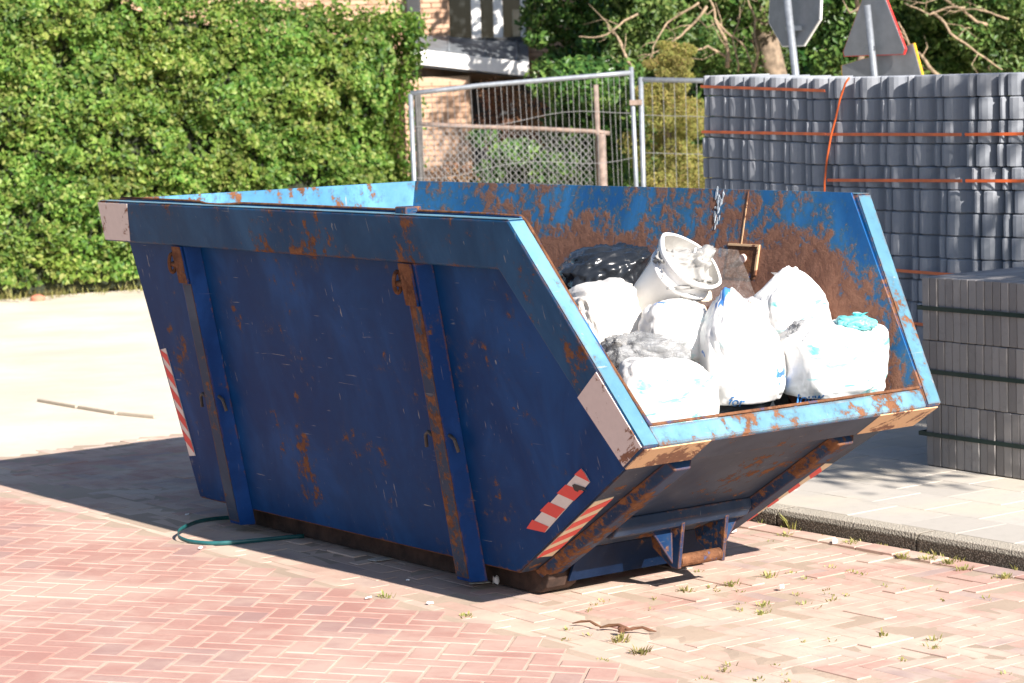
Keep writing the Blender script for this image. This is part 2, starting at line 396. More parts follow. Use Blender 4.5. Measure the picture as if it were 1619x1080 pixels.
# plastics
def mat_bag(name, base, teal=0.0, blue=0.0, rough=0.42, trans=0.14):
    t = NT(name); co = t.coord('Object')
    n = t.noise(co, 6, 6, 0.6)
    c = t.mix(t.ramp(n, 0.3, 0.7), tuple(x * 0.93 for x in base), base)
    if teal:
        a = t.noise(t.coord('Object', (3, 3, 11), (0.3, 0.5, 0.2)), 1.3, 5, 0.7, 0.8); m_ = t.noise(t.coord('Object', loc=(4, 4, 4)), 3.2, 2, 0.5)
        c = t.mix(t.math('MULTIPLY', t.math('MULTIPLY', t.ramp(a, 0.53, 0.62), t.ramp(m_, 0.47, 0.56)), teal), c, (0.16, 0.60, 0.60))
    if blue:
        a = t.noise(t.coord('Object', (5, 5, 5), (0.4, 0.1, 0.9), (7, 2, 1)), 0.9, 4, 0.6, 1.2)
        c = t.mix(t.math('MULTIPLY', t.ramp(a, 0.60, 0.63), blue), c, (0.025, 0.20, 0.62))
    fine = t.noise(co, 16, 6, 0.6, 1.2)
    t.bump(fine, 0.12 if base[0] < .1 else 0.25, 0.010)
    t.done(c, rough, Specular_IOR_Level=0.5)
    tr = t.new('ShaderNodeBsdfTranslucent'); ms = t.new('ShaderNodeMixShader'); ms.inputs[0].default_value = trans
    t.l.new(c, tr.inputs[0]); t.l.new(t.b.outputs[0], ms.inputs[1]); t.l.new(tr.outputs[0], ms.inputs[2]); t.l.new(ms.outputs[0], t.out.inputs[0])
    return t.m
M['bag_white'] = mat_bag('white_sack', (0.88, 0.87, 0.85), 0.5, 0.0)
M['bag_teal'] = mat_bag('white_sack_teal_print', (0.88, 0.87, 0.85), 0.95, 0.0)
M['bag_blue'] = mat_bag('white_sack_blue_print', (0.88, 0.87, 0.85), 0.3, 0.95)
M['bag_black'] = mat_bag('black_refuse_sack', (0.016, 0.019, 0.024), 0, 0, 0.24, 0.03)
M['paper'] = mat_bag('crumpled_white_wrapping', (0.78, 0.76, 0.72), 0, 0, 0.6, 0.2)
M['lining'] = mat_bag('grey_white_lining', (0.40, 0.395, 0.38), 0, 0, 0.6, 0.2)
M['bucket'] = mat_plain('white_bucket_plastic', (0.88, 0.86, 0.83), 0.4, 0.06, 9, 0.05)
M['bucket_in'] = mat_plain('grey_bucket_inside', (0.36, 0.35, 0.33), 0.6, 0.2, 9, 0.1)  # greyer and darker than the outside plastic
M['splash'] = mat_plain('pale_plaster_smear', (0.34, 0.38, 0.42), 0.8, 0.35, 60)
M['pink'] = mat_plain('pinkish_plaster', (0.68, 0.48, 0.42), 0.6, 0.15)
M['cream'] = mat_plain('cream_lump', (0.75, 0.66, 0.52), 0.6, 0.15)
M['print_blue'] = mat_plain('blue_print', (0.04, 0.20, 0.50), 0.45, 0.1)
M['teal_film'] = mat_plain('teal_film', (0.16, 0.58, 0.60), 0.4, 0.15)
def mat_film(name, col, alpha, rough=0.15):
    t = NT(name); co = t.coord('Object'); n = t.noise(co, 14, 7, 0.7, 1.0)
    t.bump(n, 0.8, 0.02)
    t.done(col, rough, Specular_IOR_Level=0.8)
    a = t.ramp(n, 0.35, 0.75, alpha * 0.55, min(1, alpha * 1.5))
    t.set(t.b.inputs['Alpha'], a)
    return t.m
M['film'] = mat_film('clear_film', (0.50, 0.46, 0.44), 0.15)
M['grey_film'] = mat_film('grey_crumpled_film', (0.30, 0.31, 0.32), 0.85, 0.22)
M['clear_crumple'] = mat_film('clear_crumpled_film', (0.62, 0.60, 0.62), 0.6, 0.12)

# ------------------------------------------------------------------ ground, road, bay, pavement
S1 = 0.0714                                    # fall of the road towards the gutter
G0 = on_z(540, 917); G1 = on_z(1080, 1063)
gd = (G1 - G0).normalized(); gn = Vector((gd.y, -gd.x, 0))
if gn.y > 0: gn = -gn                          # towards the road side
def gdist(x, y): return (x - G0.x) * gn.x + (y - G0.y) * gn.y
def road_z(x, y): return max(0.0, gdist(x, y)) * S1
K0 = Vector((1.0, 10.41, 0)); kd = Vector((0.604, -0.797, 0)).normalized(); kn = Vector((-kd.y, kd.x, 0))   # kn points to the pavement
if kn.x < 0: kn = -kn

g = MB()
R = 150.0
g.add([(-R, -R, -0.10), (R, -R, -0.10), (R, R, -0.10), (-R, R, -0.10)], [(0, 1, 2, 3)])
tag(g.build('ground', M['soil'], fix=False), kind='structure')

def in_frame(x, y, z, m=0.40):
    d = Vector((x, y, z)) - CAM; zc = d.dot(fw)
    if zc < 0.5: return False
    u = d.dot(rt) / zc * F_PX / 809.5; v = d.dot(up) / zc * F_PX / 540
    return abs(u) < 1 + m and abs(v) < 1 + m

def brick_mesh(name, L, W, Hh, mat, seed, c=0.003):
    r = random.Random(seed)
    j = lambda a: a * (1 + r.uniform(-0.012, 0.012))
    x, y = j(L / 2), j(W / 2)
    dz = [r.uniform(-0.3, 0.3) * c for _ in range(4)]
    P = [(-x, -y, -Hh), (x, -y, -Hh), (x, y, -Hh), (-x, y, -Hh), (-x, -y, -c), (x, -y, -c), (x, y, -c), (-x, y, -c),
         (-x + c, -y + c, dz[0]), (x - c, -y + c, dz[1]), (x - c, y - c, dz[2]), (-x + c, y - c, dz[3])]
    Fs = [(0, 1, 5, 4), (1, 2, 6, 5), (2, 3, 7, 6), (3, 0, 4, 7), (4, 5, 9, 8), (5, 6, 10, 9), (6, 7, 11, 10), (7, 4, 8, 11), (8, 9, 10, 11)]
    me = bpy.data.meshes.new(name); me.from_pydata(P, [], Fs); me.materials.append(mat); return me

def lay(parent, items, L, W, mat, limit=300, seedbase=0, Hh=0.06, ch=0.003, zj=0.0012):
    """items: (x, y, z, angle, tilt normal); nearest become single bricks, the rest one mass"""
    items.sort(key=lambda i: (i[0] ** 2 + i[1] ** 2))
    meshes = [brick_mesh('brick', L, W, Hh, mat, seedbase + k, ch) for k in range(8)]
    for k, (x, y, z, a, nrm) in enumerate(items[:limit]):
        o = bpy.data.objects.new('brick', meshes[k % 8])
        q = Vector((0, 0, 1)).rotation_difference(nrm)
        o.rotation_mode = 'QUATERNION'
        o.rotation_quaternion = q @ Matrix.Rotation(a + random.uniform(-0.008, 0.008) + (math.pi if random.random() < .5 else 0), 3, 'Z').to_quaternion()
        o.location = (x + random.uniform(-.001, .001), y + random.uniform(-.001, .001), z + random.uniform(-zj, zj))
        put(o, parent)
    rest = items[limit:]
    if rest:
        mb = MB(); src = [([v.co.copy() for v in m.vertices], [tuple(p.vertices) for p in m.polygons]) for m in meshes]
        for k, (x, y, z, a, nrm) in enumerate(rest):
            vs, fs = src[k % 8]
            q = Vector((0, 0, 1)).rotation_difference(nrm).to_matrix() @ Matrix.Rotation(a + random.uniform(-0.008, 0.008), 3, 'Z')
            b = Vector((x, y, z + random.uniform(-zj, zj)))
            mb.add([q @ v + b for v in vs], fs)
        o = mb.build('brick', mat, parent, fix=False); o['kind'] = 'stuff'

def herringbone(origin, ang, W, n, rng_xy, ok):
    """n:1 herringbone; yields brick centres and angles"""
    e1 = Vector((math.cos(ang), math.sin(ang), 0)); e2 = Vector((-e1.y, e1.x, 0)); out = []
    A, B = rng_xy
    for a in range(-A, A):
        for b in range(-B, B):
            bx = a + b * n; by = a - b * n        # lattice (1,1),(n,-n)
            for (cx, cy, rot) in ((n / 2, 0.5, 0), (n + 0.5, 1 - n / 2, math.pi / 2)):
                p = origin + e1 * ((bx + cx) * W) + e2 * ((by + cy) * W)
                if ok(p.x, p.y): out.append((p.x, p.y, ang + rot))
    return out

Z = Vector((0, 0, 1))
road_n = Vector((-S1 * gn.x, -S1 * gn.y, 1)).normalized()
GUT_W = 0.30
road = empty('road'); tag(road, kind='structure')
mb = MB()
far_l, far_r = G0 - gd * 14, G0 + gd * 16
mb.add([tuple(far_l + Vector((0, 0, -0.0035))), tuple(far_r + Vector((0, 0, -0.0035))),
        tuple(far_r + gn * 9 + Vector((0, 0, 9 * S1 - 0.0035))), tuple(far_l + gn * 9 + Vector((0, 0, 9 * S1 - 0.0035)))], [(0, 1, 2, 3)])
mb.build('joint_sand', M['sand'], road)
BW = 0.1005
o0 = Vector((-1.7121, 8.6041, 0))
hb = herringbone(o0, -0.1288, BW, 2, (80, 36), lambda x, y: gdist(x, y) > 0.12 and in_frame(x, y, road_z(x, y)))
lay(road, [(x, y, road_z(x, y), a, road_n) for x, y, a in hb], 2 * BW - 0.008, BW - 0.008, M['brick_road'], 300, 1)

kdist = lambda x, y: (x - K0.x) * kn.x + (y - K0.y) * kn.y
ks = lambda x, y: (x - K0.x) * kd.x + (y - K0.y) * kd.y
bay = empty('parking_bay'); tag(bay, kind='structure')
def bay_z(x, y): return 0.006 * noise.noise(Vector((x * 1.3, y * 1.3, 3.1)))
mb = MB()
a0 = K0 - kd * 30 + kn * .10; a1 = K0 + kd * 14 + kn * .10
b0 = G0 - gd * 30; b1 = G0 + gd * 14
mb.add([(b0.x, b0.y, -0.016), (b1.x, b1.y, -0.016), (a1.x, a1.y, -0.016), (a0.x, a0.y, -0.016)], [(0, 1, 2, 3)])
gx = np.arange(-4.8, 4.2, 0.08); gy = np.arange(5.2, 14.8, 0.08); idx = {}
def bed(i, j):
    if (i, j) not in idx:
        x, y = gx[i], gy[j]; idx[(i, j)] = len(mb.v)
        mb.v.append((x, y, (bay_z(x, y) - 0.0009) if gdist(x, y) < -0.26 else -0.006))
    return idx[(i, j)]
for i in range(len(gx) - 1):
    for j in range(len(gy) - 1):
        x, y = gx[i] + .04, gy[j] + .04
        if gdist(x, y) < -0.15 and kdist(x, y) < -0.06 and ks(x, y) > -4.35 and in_frame(x, y, 0, .45): mb.f.append((bed(i, j), bed(i + 1, j), bed(i + 1, j + 1), bed(i, j + 1)))
mb.build('joint_sand', M['bay_sand'], bay, fix=False)
B2 = 0.068
kang = math.atan2(kd.y, kd.x)
hb = herringbone(K0.copy(), kang, B2, 3, (150, 40), lambda x, y: gdist(x, y) < -0.30 and kdist(x, y) < -0.13 and in_frame(x, y, 0) and ks(x, y) > -4.25 + 0.3 * noise.noise(Vector((x * 3, y * 3, 0))))
def settled(x, y, a):
    k = random.random(); dz = 0.0035 if k < .05 else (-0.003 if k < .12 else 0)
    return (x, y, bay_z(x, y) + dz, a, Vector((random.gauss(0, .006), random.gauss(0, .006), 1)).normalized())
lay(bay, [settled(x, y, a) for x, y, a in hb], 3 * B2 - 0.0045, B2 - 0.0045, M['brick_bay'], 290, 20, 0.06, 0.0012, 0.0005)
# gutter: three rows of bricks along the fall line, one row along the kerb
gut = empty('gutter'); tag(gut, kind='structure')
mb = MB()
for (wa, wb, za, zb) in ((-0.30, -0.02, -0.0032, -0.0032), (-0.02, 0.125, -0.0032, 0.125 * S1 - 0.0032)):
    p, q = G0 - gd * 9, G0 + gd * 7
    mb.add([tuple(p + gn * wa + Z * za), tuple(q + gn * wa + Z * za), tuple(q + gn * wb + Z * zb), tuple(p + gn * wb + Z * zb)], [(0, 1, 2, 3)])
mb.build('joint_sand', M['bay_sand'], gut, fix=False)
items = []
gang = math.atan2(gd.y, gd.x)
for row in range(4):
    for k in range(-60, 40):
        p = G0 + gd * (k * 0.205 + (0.1 if row % 2 else 0)) + gn * (0.055 - row * 0.0985)
        if in_frame(p.x, p.y, 0): items.append((p.x, p.y, road_z(p.x, p.y) - 0.002 + 0.003 * noise.noise(p * 2), gang, Z))
lay(gut, items, 0.199, 0.0945, M['brick_gutter'], 300, 40, 0.06, 0.0012, 0.0005)
items = []
for k in range(-15, 20):
    p = K0 + kd * (k * 0.207) - kn * 0.062
    if in_frame(p.x, p.y, 0): items.append((p.x, p.y, 0.008 + 0.004 * noise.noise(p * 2), kang, Z))
edge_row = empty('channel_row'); tag(edge_row, kind='structure')
lay(edge_row, items, 0.20, 0.105, M['brick_bay'], 300, 60, 0.06, 0.002, 0.001)

# kerb stones
kerb = empty('kerb'); tag(kerb, kind='structure')
def pav_z(s):                     # the kerb is dropped behind the skip
    t = min(1, max(0, (-s - 2.0) / 2.0)); return 0.075 * (1 - t) + 0.022 * t
for k in range(-4, 6):
    s0, s1_ = k * 0.8 + 0.15 + 0.004, k * 0.8 + 0.95 - 0.004
    z0_, z1_ = pav_z(s0), pav_z(s1_)
    A = [K0 + kd * s0, K0 + kd * s0 + kn * 0.115]; B = [K0 + kd * s1_, K0 + kd * s1_ + kn * 0.115]
    mbk = MB(); b = Vector((0, 0, -0.15)); ch = 0.015
    ringA = [A[0] + b, A[0] + Z * (z0_ - 0.02), A[0] + kn * 0.02 + Z * z0_, A[1] + Z * z0_, A[1] + b]
    ringB = [B[0] + b, B[0] + Z * (z1_ - 0.02), B[0] + kn * 0.02 + Z * z1_, B[1] + Z * z1_, B[1] + b]
    mbk.loft(ringA, ringB)
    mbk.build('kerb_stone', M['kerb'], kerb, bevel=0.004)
pave = empty('pavement'); tag(pave, kind='structure')
sl_me = []
for k in range(5):
    mbs = MB(); r = random.Random(k + 90); c = 0.0015; x = y = 0.1485
    dz = [r.uniform(-.0005, .0005) for _ in range(4)]
    P = [(-x, -y, -.05), (x, -y, -.05), (x, y, -.05), (-x, y, -.05), (-x, -y, -c), (x, -y, -c), (x, y, -c), (-x, y, -c),
         (-x + c, -y + c, dz[0]), (x - c, -y + c, dz[1]), (x - c, y - c, dz[2]), (-x + c, y - c, dz[3])]
    me = bpy.data.meshes.new('slab'); me.from_pydata(P, [], [(0, 1, 5, 4), (1, 2, 6, 5), (2, 3, 7, 6), (3, 0, 4, 7), (4, 5, 9, 8), (5, 6, 10, 9), (6, 7, 11, 10), (7, 4, 8, 11), (8, 9, 10, 11)])
    me.materials.append(M['slab']); sl_me.append(me)
for i in range(-14, 12):
    for j in range(0, 9):
        s = (i + (0.5 if j % 2 else 0)) * 0.301; p = K0 + kd * s + kn * (0.119 + 0.15 + j * 0.301)
        if not in_frame(p.x, p.y, 0.07, 0.2) or s < -1.9: continue
        o = bpy.data.objects.new('slab', sl_me[(i * 3 + j) % 5]); o.location = (p.x, p.y, 0.0745 + random.uniform(-.001, .001))
        o.rotation_euler = (random.uniform(-.0025, .0025), random.uniform(-.0025, .0025), kang + random.choice((0, math.pi / 2)) + random.uniform(-.003, .003)); put(o, pave)
mb = MB()
def strip(s0, s1_, w0, w1, z0_, z1_):
    a, b = K0 + kd * s0, K0 + kd * s1_
    mb.add([tuple(a + kn * w0 + Z * z0_), tuple(b + kn * w0 + Z * z1_), tuple(b + kn * w1 + Z * z1_), tuple(a + kn * w1 + Z * z0_)], [(0, 1, 2, 3)])
strip(-2.0, 16, 0.11, 40, 0.0715, 0.0715)
strip(-4.0, -2.0, 0.11, 40, -0.010, 0.0715)
strip(-45, -4.0, 0.11, 40, -0.010, -0.010)
for k in range(0, 9): strip(-45 + k * 4.5, -45 + (k + 1) * 4.5, -9.0, 0.10, -0.004, -0.004) if -45 + (k + 1) * 4.5 < -4.4 else None
strip(-4.5, -4.05, -9.0, 0.10, -0.004, -0.005)
mb.build('slab_bed', M['pale'], pave)
# low edging stones that break the pale forecourt on the left
edging = empty('edging_strip'); tag(edging, kind='structure')
for (p, q) in (((60, 634), (122, 645)), ((124, 645), (184, 655)), ((186, 655), (246, 661))):
    a, b = on_z(*p), on_z(*q); d = (b - a).normalized(); n_ = Vector((-d.y, d.x, 0))
    mb2 = MB(); mb2.obox((a + b) / 2 + Z * 0.006, d * ((b - a).length / 2 - 0.006), n_ * 0.010, Z * 0.009)
    mb2.build('edging_stone', M['old_edge'], edging, bevel=0.003)

# ------------------------------------------------------------------ the skip
H, ZL, W, T = 1.4386, 0.6897, 1.7189, 0.2102
XA, XB, XC = -1.66, 1.3615, 1.868
skip = empty('skip', (-0.1185, 10.0118, 0), -0.935917)
tag(skip, 'battered blue open skip with rust and red and white warning stripes on brick paving', 'skip')
SKM = Matrix.Translation(skip.location) @ Matrix.Rotation(-0.935917, 4, 'Z')
SKI = SKM.inverted()
def ys(z, off): return W / 2 - off - T * (H - z)
def side(poly, off0, off1, sgn, n_=1):
    mb = MB()
    mb.loft([(x, sgn * ys(z, off0), z) for x, z in poly], [(x, sgn * ys(z, off1), z) for x, z in poly]); return mb
FP0, FP1 = (1.80, 0.680), (0.885, 0.106)          # front plate line
for sgn in (-1, 1):
    poly = [(-1.60, 1.446), (-1.489, 0.106), (0.885, 0.106), (1.795, 0.677), (1.826, 0.7575), (1.336, 1.446)]
    o = side(poly, 0.070, 0.076, sgn).build('side_panel', M['paint'], skip)
    side(poly, 0.076, 0.0795, sgn).build('inner_lining', M['inner'], o)
    beam = [(XA, H), (XB, H), (XC, ZL), (1.735, 0.60), (1.246, 1.262), (-1.674, 1.262)]
    b = side(beam, 0.0, 0.0695, sgn).build('rim_beam', M['beam'], skip, bevel=0.010, seg=3)
    fl = MB()
    def pq(x, z, o): return (x, sgn * ys(z, o), z)
    nz = Vector((0.828, 0.561))
    for (xa, za, xb, zb, nx, nzv) in ((XA + .004, H, XB - .002, H, 0, 1), (XB + .002, H - .006, XC - .004, ZL + .006, nz.x, nz.y)):
        e = 0.003
        fl.hexa([pq(xa + nx * .0006, za + nzv * .0006, .004), pq(xb + nx * .0006, zb + nzv * .0006, .004), pq(xb + nx * .0006, zb + nzv * .0006, .066), pq(xa + nx * .0006, za + nzv * .0006, .066),
                 pq(xa + nx * e, za + nzv * e, .004), pq(xb + nx * e, zb + nzv * e, .004), pq(xb + nx * e, zb + nzv * e, .066), pq(xa + nx * e, za + nzv * e, .066)])
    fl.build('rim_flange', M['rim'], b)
    # white end markings
    mk = [(-1.655, 1.432), (-1.385, 1.432), (-1.437, 1.268), (-1.668, 1.268)]
    side(mk, -0.0025, 0.004, sgn).build('white_marking', M['white_paint'], b, bevel=0.001)
    mk = [(1.692, 0.935), (1.858, 0.692), (1.738, 0.612), (1.560, 0.835)]
    side(mk, -0.0025, 0.004, sgn).build('white_marking', M['white_paint'], b, bevel=0.001)
# rear
def cross(poly, off, name, mat, bevel=0.0, parent=skip):
    mb = MB(); mb.loft([(x, -ys(z, off), z) for x, z in poly], [(x, ys(z, off), z) for x, z in poly]); return mb.build(name, mat, parent, bevel=bevel)
rp = cross([(-1.606, 1.446), (-1.600, 1.446), (-1.489, 0.106), (-1.495, 0.106)], 0.0765, 'rear_panel', M['paint'])
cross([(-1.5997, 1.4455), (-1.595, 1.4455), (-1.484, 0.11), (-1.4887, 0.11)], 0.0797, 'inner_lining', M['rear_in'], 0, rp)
cross([(-1.672, H - .001), (-1.6055, H - .001), (-1.590, 1.262), (-1.682, 1.262)], 0.0705, 'rim_beam', M['beam'], 0.008)
# front
fpnl = cross([(1.80, 0.680), (0.885, 0.106), (0.885, 0.100), (1.803, 0.675)], 0.0765, 'front_panel', M['front'])
cross([(1.805, 0.700), (0.885, 0.1255), (0.885, 0.1065), (1.80, 0.681)], 0.0797, 'inner_lining', M['inner'], 0, fpnl)
cross([(-1.489, 0.100), (0.885, 0.100), (0.885, 0.106), (-1.489, 0.106)], 0.0765, 'floor_panel', M['rust'])
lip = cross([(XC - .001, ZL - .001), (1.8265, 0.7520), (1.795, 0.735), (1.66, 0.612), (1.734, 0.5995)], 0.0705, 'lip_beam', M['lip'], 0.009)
cross([(1.8285, 0.7535), (1.823, 0.762), (1.817, 0.758), (1.8225, 0.749)], 0.0797, 'lip_bead', M['rust'], 0.002, lip)
def lip_patch(y0, y1):
    P = [(1.859, 0.682), (1.743, 0.604)]; d = Vector((0.56, 0, -0.83)).normalized() * 0.0025
    A = [Vector((P[0][0], y0, P[0][1])), Vector((P[0][0], y1, P[0][1])), Vector((P[1][0], y1 * 0.985, P[1][1])), Vector((P[1][0], y0 * 0.985, P[1][1]))]
    mb = MB(); mb.loft([a - d for a in A], [a + d for a in A]); mb.build('worn_marking', M['ochre'], lip)
lip_patch(-0.692, -0.40); lip_patch(0.40, 0.692)
# lower face of the lip beam in grey-blue
A = [Vector((1.8585, y, 0.6815)) for y in (-0.398, 0.398)] + [Vector((1.7425, y, 0.6035)) for y in (0.398, -0.398)]
d = Vector((0.56, 0, -0.83)).normalized() * 0.002
mb = MB(); mb.loft([a - d for a in A], [a + d for a in A]); mb.build('lip_face', M['front'], lip)

# side ribs with lifting lugs
def rib(xc, zt, sgn, tall):
    w = 0.043
    poly = [(xc - w + 0.03, 1.2615), (xc + w + 0.03, 1.2615), (xc + w - 0.05, 0.035), (xc - w - 0.05, 0.035)]
    r = MB()
    A = [(x, sgn * ys(z, 0.012), z) for x, z in poly]; B = [(x + (0.035 if i in (1, 2) else -0.035), sgn * ys(z, 0.0697), z) for i, (x, z) in enumerate(poly)]
    r.loft(A, B); ro = r.build('rib', M['rib'], skip, bevel=0.004)
    # face strip, rubbed to rust
    st = [(xc - w + 0.031, 1.10), (xc + w + 0.015, 1.10), (xc + w - 0.052, 0.05), (xc - w - 0.047, 0.05)]
    side(st, 0.009, 0.014, sgn).build('rib_face', M['strip'] if xc > 0 else M['lip_face'], ro)
    lug = [(xc - .022, 1.2605), (xc + .058, 1.2605), (xc + .052, 1.10), (xc - .026, 1.10)]
    lo = side(lug, 0.0008, 0.011, sgn).build('lifting_lug', M['rib'], ro, bevel=0.003)
    side([(xc - .019, 1.2585), (xc + .054, 1.2585), (xc + .048, 1.102), (xc - .022, 1.102)], -0.0015, 0.0005, sgn).build('lug_face', M['rust'], ro)
    # chain ring standing off the lug
    yy = sgn * ys(1.18, 0.012); xx = xc - 0.066
    pts = []
    for k in range(17):
        t = 2 * math.pi * k / 16
        pts.append((xx + 0.006 * math.cos(t), yy + 0.012 * math.cos(t), 1.185 + 0.040 * math.sin(t)))
    MB().tube(pts, 0.008, 7).build('lug_ring', M['rust'], ro, smooth=True)
    MB().tube([(xx, yy, 1.18), (xc - 0.015, yy, 1.18)], 0.012, 8).build('lug_pin', M['rust'], ro, smooth=True)
    # two small rope hooks
    for s in (-1, 1):
        x0 = xc + s * (w + 0.006) - 0.03; z0 = 0.60
        off = 0.030
        P = [(x0, sgn * ys(z0, off), z0), (x0 + s * 0.022, sgn * ys(z0 + .012, off - .002), z0 + 0.012), (x0 + s * 0.045, sgn * ys(z0, off), z0 - 0.002), (x0 + s * 0.055, sgn * ys(z0 - .05, off), z0 - 0.05)]
        MB().tube(P, 0.007, 6).build('rope_hook', M['dark_post'], ro, smooth=True)
M['strip'] = mat_paint('rusty_rib_face', (0.02, 0.045, 0.09), (0.035, 0.055, 0.085), 0.98, edge_rust=0.12)
M['lip_face'] = mat_paint('scuffed_rib_paint', (0.02, 0.045, 0.09), (0.035, 0.055, 0.085), 0.70, edge_rust=0.12)
for sgn in (-1, 1):
    rib(-1.06, 1.17, sgn, 1); rib(0.645, 1.17, sgn, 1)
# front ribs, cross bar, hook brackets and pin
fd = Vector((FP0[0] - FP1[0], 0, FP0[1] - FP1[1])).normalized(); fn = Vector((fd.z, 0, -fd.x))
fpt = lambda s, y, off=0.0: Vector((FP1[0], y, FP1[1])) + fd * s + fn * off
for y in (-0.37, 0.37):
    mb = MB(); yt = y * 1.05
    A = [fpt(-0.01, y - 0.035, 0.045), fpt(-0.01, y + 0.035, 0.045), fpt(0.93, yt + 0.035, 0.045), fpt(0.93, yt - 0.035, 0.045)]
    B = [fpt(-0.01, y - 0.06, 0.0065), fpt(-0.01, y + 0.06, 0.0065), fpt(0.93, yt + 0.06, 0.0065), fpt(0.93, yt - 0.06, 0.0065)]
    mb.loft(A, B); mb.build('front_rib', M['front_rib'], skip, bevel=0.005)
mb = MB()
A = [fpt(0.29, 0, 0.0068), fpt(0.42, 0, 0.0068), fpt(0.405, 0, 0.040), fpt(0.365, 0, 0.055), fpt(0.335, 0, 0.05)]
mb.loft([Vector((p.x, -0.325, p.z)) for p in A], [Vector((p.x, 0.325, p.z)) for p in A]); mb.build('cross_bar', M['front'], skip, bevel=0.006)
for y in (0.0, 0.215):
    mb = MB()
    P = [(1.235, 0.268), (1.205, 0.088), (1.165, 0.088), (1.06, 0.150), (1.05, 0.192)]
    mb.loft([(x, y - 0.008, z) for x, z in P], [(x, y + 0.008, z) for x, z in P]); br = mb.build('hook_bracket', M['front_rib'], skip, bevel=0.003)
    s = 1 if y > 0.1 else -1
    mb = MB(); Q = [(y + s * 0.0085, 0.265), (y + s * 0.125, 0.265), (y + s * 0.0085, 0.105)]
    mb.loft([(1.168, a, b) for a, b in Q], [(1.176, a, b) for a, b in Q]); mb.build('gusset', M['front_rib'], br)  # darker paint on the gussets holds the shade from the lip
MB().tube([(1.19, 0.008, 0.115), (1.19, 0.207, 0.115)], 0.024, 16).build('hook_pin', M['rust'], skip, smooth=False)
mb = MB(); P = [(1.02, 0.182), (0.950, 0.052), (0.940, 0.052), (1.0, 0.174)]
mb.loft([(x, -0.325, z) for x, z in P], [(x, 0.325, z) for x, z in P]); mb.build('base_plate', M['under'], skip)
# skids under the floor
for y in (-0.34, 0.34):
    P = [(-1.35, 0.0995), (-1.30, 0.03), (-1.24, 0.004), (0.84, 0.004), (0.885, 0.012), (0.925, 0.036), (0.94, 0.068), (0.935, 0.118), (0.885, 0.0995)]
    mb = MB(); mb.loft([(x, y - 0.07, z) for x, z in P], [(x, y + 0.07, z) for x, z in P]); mb.build('skid', M['skid'], skip, bevel=0.006)
# warning stripes
def bands(pl, pr, mats, fn_, name='warning_stripe'):
    par = None
    for i in range(len(pl) - 1):
        q = [pl[i], pl[i + 1], pr[i + 1], pr[i]]
        o = fn_(q, mats[i % 2]); yield o
su = [(1.407, .559), (1.362, .533), (1.298, .489), (1.235, .450), (1.174, .410), (1.109, .369), (1.050, .328), (1.003, .289)]
sl_ = [(1.423, .546), (1.441, .515), (1.397, .476), (1.327, .433), (1.265, .395), (1.200, .352), (1.143, .314), (1.110, .288)]
for sgn in (-1, 1):
    board = side([su[0], su[-1], sl_[-1], sl_[1], sl_[0]], 0.0668, 0.0698, sgn).build('warning_stripe', M['stripe_white'], skip)
    for i in range(0, 7, 2):
        e = 0.0008
        side([su[i], su[i + 1], sl_[i + 1], sl_[i]], 0.0655, 0.0667, sgn).build('red_band', M['stripe_red'], board)
    if sgn < 0:
        side([(1.338, .492), (1.352, .498), (1.408, .492), (1.412, .482), (1.372, .478), (1.362, .470), (1.345, .474)], 0.0640, 0.0654, sgn).build('tar_blot', M['black_tar'], board)
    rl = [(-1.528, .775), (-1.478, .785), (-1.438, .30), (-1.494, .293)]
    b2 = side(rl, 0.0665, 0.0698, sgn).build('warning_stripe', M['stripe_white'], skip)
    nb = 5
    for i in range(nb):
        def L(t, e): 
            a = rl[0] if e == 0 else rl[1]; b = rl[3] if e == 0 else rl[2]
            return (a[0] + (b[0] - a[0]) * t, a[1] + (b[1] - a[1]) * t)
        t0, t1 = i / nb, (i + 0.55) / nb
        sh = 0.06
        side([L(max(0, t0 - sh), 0), L(max(0, t1 - sh), 0), L(min(1, t1 + sh), 1), L(min(1, t0 + sh), 1)], 0.0650, 0.0664, sgn).build('red_band', M['stripe_red'], b2)
    # strip on the front panel
    ya = lambda s, e: sgn * ((ys(fpt(s, 0).z, 0.0765) - 0.004) - (0.075 if e else 0.0))
    def fq(sA, sB, sC, sD, off0, off1):
        q = [(sA, 0), (sB, 0), (sC, 1), (sD, 1)]
        mb = MB(); mb.loft([fpt(s, ya(s, e), off0) for s, e in q], [fpt(s, ya(s, e), off1) for s, e in q]); return mb
    b3 = fq(0.64, 0.15, 0.135, 0.66, 0.0052, 0.008).build('warning_stripe', M['stripe_cream'], skip)
    for i in range(4):
        s0 = 0.58 - i * 0.125
        fq(s0, s0 - 0.065, s0 + 0.005, s0 + 0.07, 0.0081, 0.0093).build('red_band', M['stripe_red'], b3)
# net rail along the near rim, with its dent and catch
pts = [(-1.60, -0.772, 1.4485), (-1.30, -0.775, 1.449), (-0.98, -0.778, 1.449), (-0.86, -0.790, 1.447), (-0.80, -0.806, 1.443), (-0.70, -0.810, 1.442), (-0.62, -0.806, 1.444), (-0.54, -0.785, 1.449), (-0.3, -0.782, 1.4495), (0.35, -0.780, 1.4495), (1.10, -0.778, 1.449), (1.33, -0.777, 1.446), (1.36, -0.774, 1.425), (1.60, -0.702, 1.06), (1.835, -0.644, 0.755)]
MB().tube(pts, 0.0065, 6).build('net_rail', M['rust'], skip, smooth=True)
MB().box((0.64, -0.835, H), (0.71, -0.765, H + 0.028)).build('rail_catch', M['beam'], skip, bevel=0.004)
